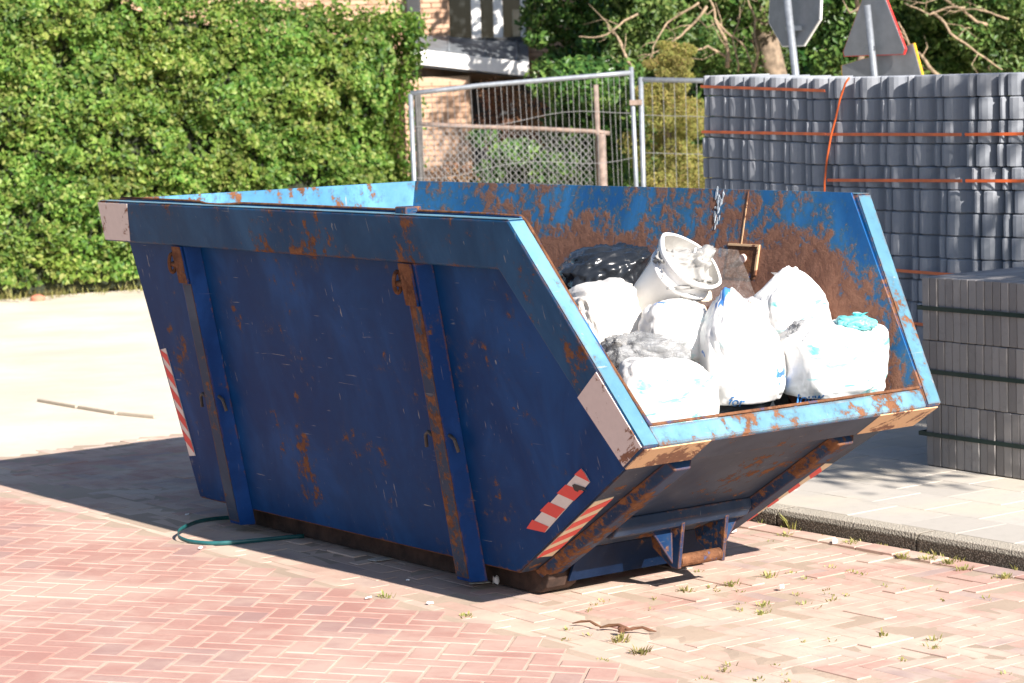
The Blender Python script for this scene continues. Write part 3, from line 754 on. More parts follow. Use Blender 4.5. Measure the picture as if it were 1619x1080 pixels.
# hatch recess on the far inside wall
lin = lambda x0, x1, z0, z1, o0, o1: [(x, ys(z, o), z) for x, z, o in ((x0, z0, o0), (x1, z0, o0), (x1, z0, o1), (x0, z0, o1), (x0, z1, o0), (x1, z1, o0), (x1, z1, o1), (x0, z1, o1))]
hb_ = MB().hexa(lin(0.69, 0.862, 1.10, 1.226, 0.0797, 0.083)).build('lug_plate', M['rust'], skip)
MB().hexa(lin(0.688, 0.872, 1.226, 1.234, 0.0797, 0.088)).build('weld_edge', M['ochre'], hb_)
MB().hexa(lin(0.863, 0.873, 1.115, 1.2255, 0.0797, 0.088)).build('weld_edge', M['ochre'], hb_)
MB().hexa(lin(0.757, 0.763, 1.2345, 1.44, 0.0797, 0.082)).build('weld_seam', M['ochre'], hb_)
MB().tube([(0.79, ys(1.18, 0.083), 1.18), (0.79, ys(1.18, 0.094), 1.178)], 0.017, 12).build('lug_stub', M['pink'], hb_)
# splash of old plaster
mb = MB()
for k in range(34):
    q_ = random.random() ** 1.3; z = 1.432 - 0.15 * q_; x = 0.60 + random.gauss(0, 0.011) * (1 - .5 * q_) - q_ * 0.02; r = random.uniform(0.003, 0.008) * (1 - .6 * q_); st2 = random.uniform(2.0, 5.5)
    n_ = 8; c = [(x + r * math.cos(6.283 * i / n_) * random.uniform(.5, 1.2), z + st2 * r * math.sin(6.283 * i / n_) * random.uniform(.6, 1.1)) for i in range(n_)]
    mb.loft([(a, ys(b, 0.0795), b) for a, b in c], [(a, ys(b, 0.0799 + 0.0001 * k), b) for a, b in c])
mb.build('plaster_splash', M['splash'], skip)

# ------------------------------------------------------------------ rubbish in the skip
def blob(name, c, r, seed, mat, lump=0.16, crease=0.10, fine=0.02, top=0.0, sq=0.75, rot=(0, 0, 0), lean=(0, 0), sub=5, parent=None, flat=-0.7, inside=True):
    bm = bmesh.new(); bmesh.ops.create_icosphere(bm, subdivisions=sub, radius=1.0)
    sd = Vector((seed * 3.17, seed * 1.73, seed * 0.91)); Rm = Matrix.Rotation(rot[2], 3, 'Z') @ Matrix.Rotation(rot[1], 3, 'Y') @ Matrix.Rotation(rot[0], 3, 'X')
    for v in bm.verts:
        d = v.co.normalized()
        p = Vector([math.copysign(abs(q) ** sq, q) for q in d])
        n1 = noise.noise(d * 1.5 + sd)
        w = Vector((noise.noise(d * 2.1 + sd), noise.noise(d * 2.1 - sd), noise.noise(d * 2.3 + sd * 2)))
        cr_ = abs(noise.noise(d * 1.9 + sd * 1.3 + w * 0.7)); cr2 = abs(noise.noise(d * 4.2 + sd + w * 1.0)); cr3 = abs(noise.noise(Vector((d.x * 9, d.y * 9, d.z * 4)) + sd + w))
        k = 1 + lump * n1 - crease * (0.35 - cr_) + crease * 0.60 * (0.25 - cr2) + crease * 0.30 * (0.25 - cr3) + fine * 0.5 * noise.noise(d * 14 + sd)
        p = p * k
        if p.z < flat: p.z = flat + (p.z - flat) * 0.15
        if top and d.z > 0.35:
            t = (d.z - 0.35) / 0.65; t = t * t * (3 - 2 * t)
            sh = 1 - 0.62 * t; p.x *= sh; p.y *= sh; p.z += top * t
        p.x += lean[0] * max(0, p.z); p.y += lean[1] * max(0, p.z)
        v.co = Rm @ Vector((p.x * r[0], p.y * r[1], p.z * r[2]))
    if inside:
        c_ = Vector(c)
        for v in bm.verts:
            p = SKI @ (v.co + c_)
            p.z = max(p.z, 0.125); p.z = max(p.z, 0.125 + (p.x - 0.885) * 0.6273 + 0.015)
            q = ys(p.z, 0.088); p.y = max(-q, min(q, p.y)); p.x = max(p.x, -1.45)
            v.co = SKM @ p - c_
    me = bpy.data.meshes.new(name); bm.to_mesh(me); bm.free(); me.shade_smooth(); me.materials.append(mat)
    o = bpy.data.objects.new(name, me); o.location = c; put(o, parent); return o
PX = lambda n, Y: n * Y / F_PX
def bag(u, v, Y, hw, hh, dep, seed, mat, label, group='rubbish sacks in the skip', name='rubbish_sack', **k):
    o = blob(name, at(u, v, Y), (PX(hw, Y), dep, PX(hh, Y)), seed, mat, **k); tag(o, label, 'sack', group); return o
def knot(o, u, v, Y, r, mat, seed):
    """gathered, tied neck of a sack"""
    c = at(u, v, Y) - o.location; b = MB(); n_ = 14; rings = []
    for i, (h, q) in enumerate(((-1.2, 1.7), (-0.5, 0.9), (0.0, 0.55), (0.4, 0.75), (1.0, 1.4), (1.5, 1.9))):
        for j in range(n_):
            t = 2 * math.pi * j / n_; f = 1 + 0.28 * math.sin(t * 5 + seed) * (0.4 + abs(h))
            b.v.append((c.x + r * q * f * math.cos(t) + 0.25 * r * h, c.y + r * q * f * math.sin(t) * .8, c.z + r * h + 0.2 * r * math.sin(3 * t + seed) * max(0, h)))
    for i in range(5):
        for j in range(n_): b.f.append((i * n_ + j, i * n_ + (j + 1) % n_, (i + 1) * n_ + (j + 1) % n_, (i + 1) * n_ + j))
    b.build('tied_neck', mat, o, smooth=True)

s5 = bag(1052, 630, 8.72, 84, 66, 0.17, 3, M['bag_teal'], 'white sack with faint teal print at the near front corner of the skip', lump=.18, lean=(-.05, .1), rot=(0, .15, .3))
s7 = bag(1172, 568, 8.98, 66, 92, 0.16, 5, M['bag_blue'], 'tall white sack with bright blue print, in the middle of the front row', top=.25, lump=.12, lean=(-.15, .15), rot=(0, -.05, .2))
s11 = bag(1314, 575, 9.02, 80, 70, 0.17, 8, M['bag_teal'], 'squarish white sack with teal streaks, rightmost in the skip', lump=.12, sq=.62, rot=(0, .05, .4))
s10 = bag(1252, 505, 9.3, 62, 66, 0.14, 11, M['bag_teal'], 'white sack with a pointed top, leaning behind the rightmost sack', top=.3, lump=.15, lean=(-.1, 0), rot=(0, .1, .1))
s6 = bag(1066, 530, 9.12, 56, 58, 0.15, 14, M['bag_blue'], 'half hidden white sack below the tipped bucket', lump=.15)
s1 = bag(950, 436, 10.0, 74, 46, 0.22, 21, M['bag_black'], 'glossy black refuse sack at the back of the rubbish heap', crease=.26, lump=.12, rot=(0, -.12, .2), lean=(.2, 0))
s2 = bag(950, 508, 9.30, 62, 58, 0.18, 24, M['paper'], 'crumpled white wrapping sheet against the near wall of the skip', name='wrapping_sheet', group=None, lump=.2, crease=.2, sq=.55, rot=(0, -.2, .4)); s2['category'] = 'packaging'
for i, (x, y, z, r) in enumerate(((0.9, 0.0, .50, .30), (1.25, .25, .58, .22), (0.5, .25, .62, .36), (0.1, .1, .65, .38), (1.3, -.15, .56, .20), (0.55, -.25, .60, .28), (-.4, 0, .5, .40), (0.85, .38, .58, .24))):
    o = blob('rubbish_sack', SKM @ Vector((x, y, z)), (r, r * .9, r * .85), 40 + i, M['bag_black'] if i % 2 else M['bag_white'], sub=4)
    tag(o, 'sack at the bottom of the heap, buried under the white sacks', 'sack', 'sacks buried in the skip')
# film, crumple
def sheet(name, corners, nu, nv, amp, seed, mat, parent=None, fold=2.0):
    c = [Vector(p) for p in corners]; b = MB()
    nrm = (c[1] - c[0]).cross(c[3] - c[0]).normalized(); sd = Vector((seed, seed * 2.1, 0))
    for j in range(nv + 1):
        for i in range(nu + 1):
            u, v = i / nu, j / nv
            p = (c[0] * (1 - u) + c[1] * u) * (1 - v) + (c[3] * (1 - u) + c[2] * u) * v
            q = Vector((u * fold, v * fold, 0)) + sd
            h = noise.noise(q * 1.5) + 0.6 * (0.5 - abs(noise.noise(q * 3.1))) + 0.4 * (0.5 - abs(noise.noise(q * 6.5)))
            p = p + nrm * (h * amp) + (c[1] - c[0]) * (0.05 * noise.noise(q * 2 + Vector((9, 0, 0)))) + (c[3] - c[0]) * (0.05 * noise.noise(q * 2 + Vector((0, 9, 0))))
            b.v.append(tuple(p))
    for j in range(nv):
        for i in range(nu):
            a = j * (nu + 1) + i; b.f.append((a, a + 1, a + nu + 2, a + nu + 1))
    o = b.build(name, mat, parent, smooth=True); return o
o = sheet('plastic_film', [at(1096, 484, 9.6), at(1206, 488, 9.55), at(1168, 398, 9.75), at(1110, 388, 9.8)], 40, 40, 0.007, 2.0, M['film'], fold=1.2)
tag(o, 'stiff clear plastic film standing up beside the bucket', 'plastic film')
o = blob('plastic_film', at(1022, 562, 8.98), (PX(68, 9), .10, PX(34, 9)), 31, M['grey_film'], lump=.2, crease=.32, fine=.05, rot=(0, .12, 0))
tag(o, 'crumpled grey plastic film lying on the front left white sack', 'plastic film')
o = blob('plastic_film', at(1172, 496, 9.1), (PX(34, 9), .08, PX(26, 9)), 33, M['clear_crumple'], lump=.2, crease=.35, fine=.06)
tag(o, 'small sparkling crumple of clear film behind the tall sack', 'plastic film')
o = blob('plastic_wrapper', at(1193, 497, 9.02), (PX(12, 9), .03, PX(22, 9)), 35, M['pink'], lump=.2, crease=.35)
tag(o, 'small pinkish wrapper pushed behind the tall sack', 'wrapper')
o = blob('plastic_film', at(1278, 523, 9.0), (PX(30, 9), .04, PX(16, 9)), 37, M['grey_film'], lump=.25, crease=.4)
tag(o, 'little grey film scrap between the two right sacks', 'plastic film')
o = blob('sack_top', at(1352, 512, 8.98), (PX(30, 9), .08, PX(13, 9)), 39, M['teal_film'], lump=.2, crease=.3); o.name = 'folded_flap'
o.parent = s11; o.location = at(1352, 512, 8.98) - s11.location
knot(s11, 1357, 503, 8.98, 0.012, M['teal_film'], 2); knot(s10, 1240, 446, 9.3, 0.022, M['bag_teal'], 4)
# beige cardboard edge on the wrapping, broken plaster lumps
o = sheet('cardboard_piece', [at(905, 470, 9.5), at(985, 452, 9.5), at(985, 470, 9.3), at(900, 488, 9.3)], 20, 8, 0.015, 5, M['cream']); tag(o, 'torn cream cardboard lying on the white wrapping', 'cardboard')
for i, (u, v, r, lb) in enumerate(((1112, 468, 14, 'upper cream plaster lump beside the bucket rim'), (1106, 488, 11, 'lower cream plaster lump beside the bucket rim'))):
    o = blob('plaster_lump', at(u, v, 9.45), (PX(r, 9.4), PX(r, 9.4), PX(r * .8, 9.4)), 60 + i, M['cream'], lump=.3, crease=.2, sub=4); tag(o, lb, 'plaster lump', 'plaster lumps')
# tipped bucket
bk = empty('bucket', at(1008, 512, 9.45)); tag(bk, 'white plastic bucket stuffed with crumpled lining, lying tipped on the heap', 'bucket')
axis = (at(1094, 404, 9.40) - at(1008, 512, 9.45))
axn = axis.normalized(); axn = (axn + Vector((0, -0.34, 0))).normalized()
Rb = axn.to_track_quat('Z', 'Y').to_matrix()
L_ = axis.length * 1.06; r0, r1 = 0.096, 0.130
def lathe(prof, seg=40):
    b = MB(); n_ = len(prof)
    for (r, h) in prof:
        for k in range(seg):
            t = 2 * math.pi * k / seg; f_ = 1 + (0.05 * math.sin(2 * t + .6) + .025 * math.sin(3 * t + 1) + 0.09 * noise.noise(Vector((math.cos(t) * 1.3, math.sin(t) * 1.3, h * 9)))) * (0.25 + .75 * h / L_); b.v.append(tuple(Rb @ Vector((r * f_ * math.cos(t), r / f_ * math.sin(t), h))))
    for i in range(n_ - 1):
        for k in range(seg): b.f.append((i * seg + k, i * seg + (k + 1) % seg, (i + 1) * seg + (k + 1) % seg, (i + 1) * seg + k))
    return b
lathe([(0.001, 0), (r0 - .006, 0), (r0, 0.006), (r0 + .022, L_ * .74), (r0 + .024, L_ * .745), (r0 + .031, L_ * .75), (r0 + .031, L_ * .80), (r0 + .025, L_ * .805), (r1 - .003, L_ * .93), (r1 + .006, L_ * .935), (r1 + .008, L_ * .995), (r1 + .004, L_), (r1 - .003, L_), (r1 - .004, L_ * .99)]).build('bucket_body', M['bucket'], bk, smooth=True)
lathe([(r1 - .0045, L_ * .992), (r0 - .004, 0.006), (0.001, 0.006)]).build('bucket_inside', M['bucket_in'], bk, smooth=True)
o = blob('crumpled_lining', Vector((0, 0, 0)), (0.115, 0.115, 0.085), 73, M['lining'], sub=5, lump=.35, crease=.5, sq=.6, parent=bk, inside=False); o.location = Rb @ Vector((0.0, 0.0, L_ * .84)); o.scale = (.95, .95, 1)
cd = MB().tube([at(1100, 392, 9.32), at(1096, 410, 9.3), at(1101, 420, 9.3), at(1097, 428, 9.3), at(1098, 448, 9.3), at(1099, 466, 9.3)], [0.004, 0.006, 0.008, 0.008, 0.004, 0.004], 7).build('cord', M['bucket'], smooth=True)
tag(cd, 'knotted white cord hanging over the bucket rim', 'cord')
# blue lettering printed on two sacks
bpy.context.view_layer.update()
def word(txt, sack, u, v, Y, size, tilt, mat):
    cu = bpy.data.curves.new('printed_word', 'FONT'); cu.body = txt; cu.size = size; cu.shear = 0.25; cu.resolution_u = 3; cu.offset = 0.0006
    tmp = bpy.data.objects.new('tmp', cu); COL.objects.link(tmp); bpy.context.view_layer.update()
    me = bpy.data.meshes.new_from_object(tmp.evaluated_get(bpy.context.evaluated_depsgraph_get())); bpy.data.objects.remove(tmp)
    bm = bmesh.new(); bm.from_mesh(me); bmesh.ops.triangulate(bm, faces=bm.faces); bmesh.ops.subdivide_edges(bm, edges=[e for e in bm.edges if e.calc_length() > size * .12], cuts=2)
    tree = BVHTree.FromPolygons([sack.matrix_world @ w.co for w in sack.data.vertices], [tuple(p.vertices) for p in sack.data.polygons])
    c0 = at(u, v, Y); ct, st_ = math.cos(tilt), math.sin(tilt)
    inv = sack.matrix_world.inverted()
    for w in bm.verts:
        x = w.co.x * ct - w.co.y * st_; y = w.co.x * st_ + w.co.y * ct
        p = c0 + rt * x + up * y; d = (p - CAM).normalized()
        hit = tree.ray_cast(CAM, d)
        q = (hit[0] - d * 0.003) if hit[0] is not None else p
        w.co = inv @ q
    bm.to_mesh(me); bm.free(); me.materials.append(mat)
    o = bpy.data.objects.new('printed_word', me); put(o, sack)
word('for', s7, 1150, 641, 8.9, 0.048, -0.08, M['print_blue'])
word('Jouw', s11, 1258, 639, 8.9, 0.050, 0.10, M['print_blue'])

# ------------------------------------------------------------------ stacks on the pavement
PZ = 0.075
sd_ = Vector((0.566, -0.824, 0)).normalized(); sn = Vector((0.824, 0.566, 0)).normalized()      # along / away from the street
def block_mesh(w, h, depth, seed):
    r = random.Random(seed)
    prof = [(0.0, 0.036), (0.004, 0.052), (0.016, 0.053), (0.030, 0.040), (0.045, 0.008), (0.0485, 0.038), (0.056, 0.052), (0.075, 0.054), (0.105, 0.048), (0.125, 0.034), (0.145, 0.008), (w - 0.010, -0.026), (w - 0.003, -0.032)]
    b = MB(); hh = h - 0.0015
    A = [(u, -d_, 0.0) for u, d_ in prof] + [(w - 0.002, depth, 0), (0.0, depth, 0)]
    n_ = len(A)
    lv = [(0.0, -0.009), (0.006, 0.0), (hh * .55, 0.001), (hh - 0.006, 0.0), (hh, -0.009)]
    for z, g_ in lv:
        for i, (u, d_, _) in enumerate(A):
            # scalloped top and bottom edges
            b.v.append((u, d_ - (g_ if i < len(prof) else 0), z + ((0.015 * math.exp(-((u - .052) / .015) ** 2) + 0.013 * math.exp(-(u / .012) ** 2) + 0.004 * math.exp(-((u - w) / .03) ** 2) + r.uniform(-.001, .001)) if z < 0.001 and i < len(prof) else 0)))
    for k in range(len(lv) - 1):
        for i in range(n_): b.f.append((k * n_ + i, k * n_ + (i + 1) % n_, (k + 1) * n_ + (i + 1) % n_, (k + 1) * n_ + i))
    b.f.append(tuple(range(n_))[::-1]); b.f.append(tuple((len(lv) - 1) * n_ + i for i in range(n_)))
    me = bpy.data.meshes.new('concrete_block'); me.from_pydata(b.v, [], b.f); me.materials.append(M['block'])
    bm = bmesh.new(); bm.from_mesh(me); bmesh.ops.recalc_face_normals(bm, faces=bm.faces); bm.to_mesh(me); bm.free()
    return me
def block_stack(p0, dirv, ncol, nrow, w, h, label, ztop, straps, seed, sag=0.0):
    nrm = Vector((-dirv.y, dirv.x, 0))
    st = empty('block_stack', (p0.x, p0.y, PZ)); tag(st, label, 'block stack', 'strapped stacks of grey concrete blocks')
    ms = [block_mesh(w, h, 0.30, seed + k) for k in range(4)]
    a = math.atan2(dirv.y, dirv.x); z0 = ztop - PZ - nrow * h
    for r in range(nrow):
        off = random.uniform(-.004, .004) + (0.0, 0.010, 0.018, 0.009)[r % 4] + (0.022 if (nrow - r) in (5, 6, 7, 8, 9) else 0) * (1 if seed > 5 else -.6)
        for c in range(ncol):
            o = bpy.data.objects.new('concrete_block', ms[(r * 3 + c) % 4])
            o.location = dirv * (c * w + off) + nrm * random.uniform(-.003, .003) + Z * (z0 + r * h - sag * c); o.rotation_euler = (0, 0, a + random.uniform(-.008, .008)); put(o, st)
    mbp = MB()          # timber pallet
    for k in range(3): mbp.obox(dirv * (ncol * w / 2) + nrm * (0.05 + k * 0.3) + Z * (z0 / 2 - 0.005), dirv * (ncol * w / 2), nrm * 0.045, Z * (z0 / 2 - 0.006))
    mbp.build('pallet', M['timber'], st)
    # inner blocks behind the face
    mbi = MB()
    for r in range(nrow - 2): mbi.obox(dirv * (ncol * w / 2) + nrm * 0.62 + Z * (z0 + r * h + h / 2), dirv * (ncol * w / 2 - 0.01), nrm * 0.31, Z * (h / 2 - 0.002))
    o = mbi.build('block_core', M['block'], st)
    for (za, zb) in straps:
        b = MB(); N = ncol * 6
        P = []
        for i in range(N + 1):
            t = i / N; P.append(dirv * (t * ncol * w) - nrm * (0.0615 - 0.002 * abs(math.sin(t * ncol * math.pi))) + Z * (za + (zb - za) * t - PZ))
        tp = [p + Z * 0.008 for p in P]; bt = [p - Z * 0.008 for p in P]
        b.v = [tuple(p) for p in tp + bt]; n1 = N + 1
        b.f = [(i, i + 1, n1 + i + 1, n1 + i) for i in range(N)]
        so = b.build('strap', M['strap_orange'], st); m_ = so.modifiers.new('t', 'SOLIDIFY'); m_.thickness = 0.0015
    return st
P0 = at(1120, 117, 14.4); P0.z = 0
def z_at(v, u, Y): return at(u, v, Y).z
zt1 = 1.898; zt2 = 1.868; w1, w2 = 0.190, 0.204
block_stack(P0, sd_, 6, 16, w1 * 0.937, 0.1185, 'left grey block stack, beside the wire fence, with a sloping top strap', zt1,
            [(1.835, 1.797), (1.574, 1.562), (1.05, 1.06)], 1, 0.006)
P1 = P0 + sd_ * (5.62 * w1 + 0.012) - sn * 0.004
block_stack(P1, sd_, 5, 16, w2, 0.1185, 'middle grey block stack, behind the far corner of the skip', zt2,
            [(1.561, 1.561), (1.312, 1.326), (0.85, 0.84), (0.58, 0.565)], 9)
d3 = (Matrix.Rotation(math.radians(17), 3, 'Z') @ sd_)
P2 = P1 + sd_ * (5 * w2 + 0.004)
block_stack(P2, d3, 6, 16, 0.172, 0.1185, 'right grey block stack in dappled sun, behind the brown pavers', 1.868,
            [(1.561, 1.562), (1.326, 1.326), (0.84, 0.85), (0.565, 0.56)], 17)
# loose strap end hanging down the middle stack
q = [P1 + sd_ * (x) - sn * 0.072 + Z * z for x, z in ((0.20, 1.862), (0.17, 1.835), (0.125, 1.75), (0.085, 1.64), (0.05, 1.56), (0.01, 1.42), (-0.01, 1.30), (-0.015, 1.15), (-0.02, 0.95))]
ls = MB().tube(q, 0.006, 5).build('loose_strap', M['strap_orange'], smooth=True)
tag(ls, 'loose orange strap hanging slantwise down the middle block stack', 'strap')

# brown pavers, three strapped layers
pv0 = on_z(1458, 735, PZ); pv1 = on_z(1619, 754, PZ); pd = (Matrix.Rotation(math.radians(-7), 3, 'Z') @ (pv1 - pv0)).normalized(); pn = Vector((-pd.y, pd.x, 0))
pst = empty('paver_stack', (pv0.x, pv0.y, PZ)); tag(pst, 'low stack of brown pavers strapped in three layers, beside the kerb', 'paver stack')
ZTOP = 0.955; LH = (ZTOP - PZ - 0.004) / 3; PT = 0.0485
pm = []
for k in range(5):
    r = random.Random(k); b = MB(); x, y, z = PT / 2 - 0.0015, 0.10, LH / 2 - 0.0015
    b.box((-x, -y, -z), (x, y, z)); me = bpy.data.meshes.new('paver'); me.from_pydata(b.v, [], b.f)
    bm = bmesh.new(); bm.from_mesh(me); bmesh.ops.bevel(bm, geom=bm.edges[:], offset=0.003, segments=1, affect='EDGES'); bm.to_mesh(me); bm.free()
    me.materials.append(M['paver']); pm.append(me)
pa = math.atan2(pd.y, pd.x)
for l in range(3):
    ox = (0.02, 0.0, -0.004)[l] + (0.012 if l == 2 else 0)
    for c in range(20):
        o = bpy.data.objects.new('paver', pm[(c * 2 + l) % 5])
        o.location = pd * (0.03 + ox + c * PT) + pn * (0.10 + random.uniform(-.003, .003)) + Z * (LH * (l + .5) + 0.002); o.rotation_euler = (random.uniform(-.006, .006), random.uniform(-.005, .005), pa + random.uniform(-.008, .008)); put(o, pst)
b = MB()
for l in range(3):
    ox = (0.02, 0.0, 0.008)[l]
    for rw in range(1, 4):
        for c in range(20): b.obox(pd * (0.03 + ox + c * PT) + pn * (0.10 + rw * 0.203) + Z * (LH * (l + .5) + 0.002), pd * (PT / 2 - .0015), pn * 0.10, Z * (LH / 2 - .0015))
o = b.build('paver', M['paver'], pst); o['kind'] = 'stuff'
for l in range(3):
    zz = LH * (l + .5) + 0.004; e = 0.006
    x0, x1, y0, y1 = -0.012, 20 * PT + 0.035, -0.008, 0.82
    ring = [(x0, y0), (x1, y0), (x1, y1), (x0, y1)]
    b = MB()
    for i in range(4):
        (a, c_), (a2, c2) = ring[i], ring[(i + 1) % 4]
        A = pd * a + pn * c_; B = pd * a2 + pn * c2
        b.v += [tuple(A + Z * (zz - .010)), tuple(B + Z * (zz - .010)), tuple(B + Z * (zz + .010)), tuple(A + Z * (zz + .010))]; k = len(b.v) - 4; b.f.append((k, k + 1, k + 2, k + 3))
    so = b.build('strap', M['strap_green'], pst); m_ = so.modifiers.new('t', 'SOLIDIFY'); m_.thickness = 0.002

# ------------------------------------------------------------------ signs behind the stacks
def pole(u0, v0, u1, v1, Y, r, parent, mat):
    a, b_ = at(u0, v0, Y), at(u1, v1, Y); d = (b_ - a).normalized(); foot = a + d * ((0.0 - a.z) / d.z)
    return MB().tube([foot - parent.location, a - parent.location], r, 14).build('pole', mat, parent, smooth=True)
YS = 17.0
sg = empty('stop_sign', at(1262, 118, YS)); sg.location.z = 0; tag(sg, 'octagonal road sign seen from its grey back on a galvanised pole', 'road sign')
pole(1242, -25, 1258, 118, YS, 0.026, sg, M['galv'])
def sign_plate(c, ax, ay, poly, th, par, mback, medge, name):
    n_ = ax.cross(ay).normalized()
    P = [c + ax * x + ay * y - par.location for x, y in poly]
    mb = MB(); mb.loft(P, [p + n_ * th for p in P]); o = mb.build(name, mback, par, bevel=0.004)
    Q = [c + ax * x * 1.025 + ay * y * 1.025 - par.location for x, y in poly]
    mb = MB(); mb.loft([q + n_ * (th + .0005) for q in Q], [q + n_ * (th + 0.016) for q in Q]); mb.build('sign_rim', medge, o)
    return o
c8 = at(1257, 5, YS - 0.0) + Vector((0, 0.05, 0)); ax = Vector((0.81, -0.58, 0)).normalized() ; ay = Vector((0.06, 0, 1)).normalized()
ax = Vector((0.50, -0.866, 0)).normalized()
r8 = 0.31
octo = [(r8 * math.cos(math.pi / 8 + k * math.pi / 4), r8 * math.sin(math.pi / 8 + k * math.pi / 4)) for k in range(8)]
n_away = ax.cross(ay)
sign_plate(c8, ax, -ay if n_away.y < 0 else ay, octo, 0.004, sg, M['sign_back'], M['sign_edge'], 'sign_plate')
for dz in (-0.17, 0.12):
    MB().obox(c8 + ay * dz - sg.location - Vector((0, 0.022, 0)), ax * 0.09, Vector((0, 0.02, 0)), Z * 0.017).build('clamp', M['galv'], sg)
YT = 17.6
wg = empty('warning_sign', at(1378, 118, YT)); wg.location.z = 0; tag(wg, 'red edged triangular warning sign over a yellow edged plate, seen from behind', 'road sign')
pole(1371, 8, 1383, 122, YT, 0.024, wg, M['galv'])
ct = at(1384, 45, YT) + Vector((0, 0.05, 0)); ax2 = Vector((0.80, 0.6, 0)).normalized(); ay2 = Vector((0.0, 0.02, 1)).normalized()
ax2 = Vector((0.62, -0.785, 0)).normalized()
sc_ = 0.30
tri = [(-sc_ * 1.0, -sc_ * .62), (sc_ * 0.88, -sc_ * .62), (sc_ * .94, -sc_ * .5), (0.03 * 1, sc_ * 1.22), (-0.03, sc_ * 1.22), (-sc_ * 1.02, -sc_ * .5)]
sign_plate(ct, ax2, -ay2, [(x, -y) for x, y in tri], 0.004, wg, M['sign_back'], M['sign_red'], 'sign_plate')
cpl = at(1392, 106, YT) + Vector((0, 0.05, 0))
rot = 0.16; ax3 = (Vector((0.66, -0.75, 0)).normalized() + Z * rot).normalized(); ay3 = (Z - ax3 * ax3.z).normalized()
sign_plate(cpl, ax3, -ay3, [(x, -y) for x, y in ((-0.36, -0.12), (0.36, -0.12), (0.325, 0.105), (-0.345, 0.075))], 0.004, wg, M['sign_back'], M['sign_yellow'], 'lower_plate')
MB().obox(at(1376, 76, YT) + Vector((0, 0.02, 0)) - wg.location, ax2 * 0.05, Vector((0, 0.018, 0)), Z * 0.015).build('clamp', M['galv'], wg)

# ------------------------------------------------------------------ fences
YF = 19.8
def pt(u, v, Y=YF): return at(u, v, Y)
def wire_lines(mb, top, bot_z, n_, r, skipf=None):
    pass
fp = empty('fence_panel', pt(650, 150)); fp.location.z = 0; tag(fp, 'mesh site fence panel with a bowed top tube, next to the hedge', 'fence', 'mesh site fence panels')
L0 = Vector(fp.location)
def low(p, z=0.05): return Vector((p.x, p.y, z))
a, b_ = pt(649, 148), pt(655, 290); dn = (b_ - a).normalized()
MB().tube([a - L0, a + dn * ((0.04 - a.z) / dn.z) - L0], 0.020, 10).build('post', M['galv'], fp, smooth=True)
a2, b2_ = pt(998, 106), pt(1006, 293); dn2 = (b2_ - a2).normalized()
MB().tube([a2 - L0, a2 + dn2 * ((0.04 - a2.z) / dn2.z) - L0], 0.019, 10).build('post', M['galv'], fp, smooth=True)
top = [pt(649, 148), pt(700, 142), pt(760, 135), pt(820, 130), pt(880, 125), pt(940, 120), pt(997, 115)]
MB().tube([p - L0 for p in top], 0.020, 10).build('top_tube', M['galv'], fp, smooth=True)
def lerp_path(path, t):
    k = t * (len(path) - 1); i = min(int(k), len(path) - 2); return path[i].lerp(path[i + 1], k - i)
mb = MB()
for i in range(1, 38):
    t = i / 38; p = lerp_path(top, t); e = a.lerp(a2, t) + (dn.lerp(dn2, t)) * 1.75
    bow = 0.03 * math.sin(i * 1.7)
    m1 = p.lerp(Vector((e.x, e.y, 0.12)), 0.5) + Vector((bow * .5, 0.05, 0))
    mb.tube([p - L0, m1 - L0, Vector((p.x + (e.x - p.x) * 1.05, e.y, 0.12)) - L0], 0.0028, 4, False)
for zf in (0.16, 0.36, 0.58, 0.80):
    mb.tube([lerp_path(top, t) * 1.0 + Vector((0, 0, -1.85 * zf + .03 * math.sin(9 * t + 9 * zf))) - L0 for t in np.linspace(0, 1, 14)], 0.0028, 4, False)
mb.build('wire_mesh', M['wire'], fp, fix=False)
fq_ = empty('fence_panel', pt(1012, 124)); fq_.location.z = 0; tag(fq_, 'mesh site fence panel with a level top tube, running behind the left block stack', 'fence', 'mesh site fence panels')
L0 = Vector(fq_.location); a3 = pt(1013, 122)
MB().tube([a3 - L0, Vector((a3.x, a3.y, .04)) - L0], 0.021, 10).build('post', M['galv'], fq_, smooth=True)
e3 = pt(1330, 131); MB().tube([a3 - L0 - Z * 0.02, e3 - L0], 0.020, 10).build('top_tube', M['galv'], fq_, smooth=True)
MB().tube([e3 - L0, Vector((e3.x, e3.y, .04)) - L0], 0.021, 10).build('post', M['galv'], fq_, smooth=True)
mb = MB()
for i in range(1, 18):
    p = a3.lerp(e3, i / 18); mb.tube([p - L0 - Z * .02, Vector((p.x, p.y, .12)) - L0], 0.0026, 4, False)
for zf in (0.30, 0.60, 0.90, 1.2, 1.5): mb.tube([a3 - L0 - Z * zf, e3 - L0 - Z * zf], 0.0026, 4, False)
mb.build('wire_mesh', M['wire'], fq_, fix=False)
MB().obox(pt(1005, 162) - L0, Vector((.05, 0, 0)), Vector((0, .03, 0)), Z * .02).build('clamp', M['old_post'], fq_)
YC = 21.2
cf = empty('chain_link_fence', at(660, 200, YC)); cf.location.z = 0; tag(cf, 'old chain link fence with rusty rail and leaning brown post, before the brick house', 'fence')
L0 = Vector(cf.location)
a = at(660, 148, YC); MB().tube([a - L0, Vector((a.x, a.y, 0)) - L0], 0.030, 8).build('post', M['dark_post'], cf, smooth=True)
a = at(942, 134, YC); b_ = at(948, 293, YC); d = (b_ - a).normalized()
MB().tube([a - L0, a + d * .95 - L0], 0.022, 8).build('post', M['old_post'], cf, smooth=True)
MB().tube([a + d * .42 + Vector((0.03, -.05, 0)) - L0, a + d * (-a.z / d.z) + Vector((0.03, -.05, 0)) - L0], 0.036, 8).build('post', M['old_post'], cf, smooth=True)
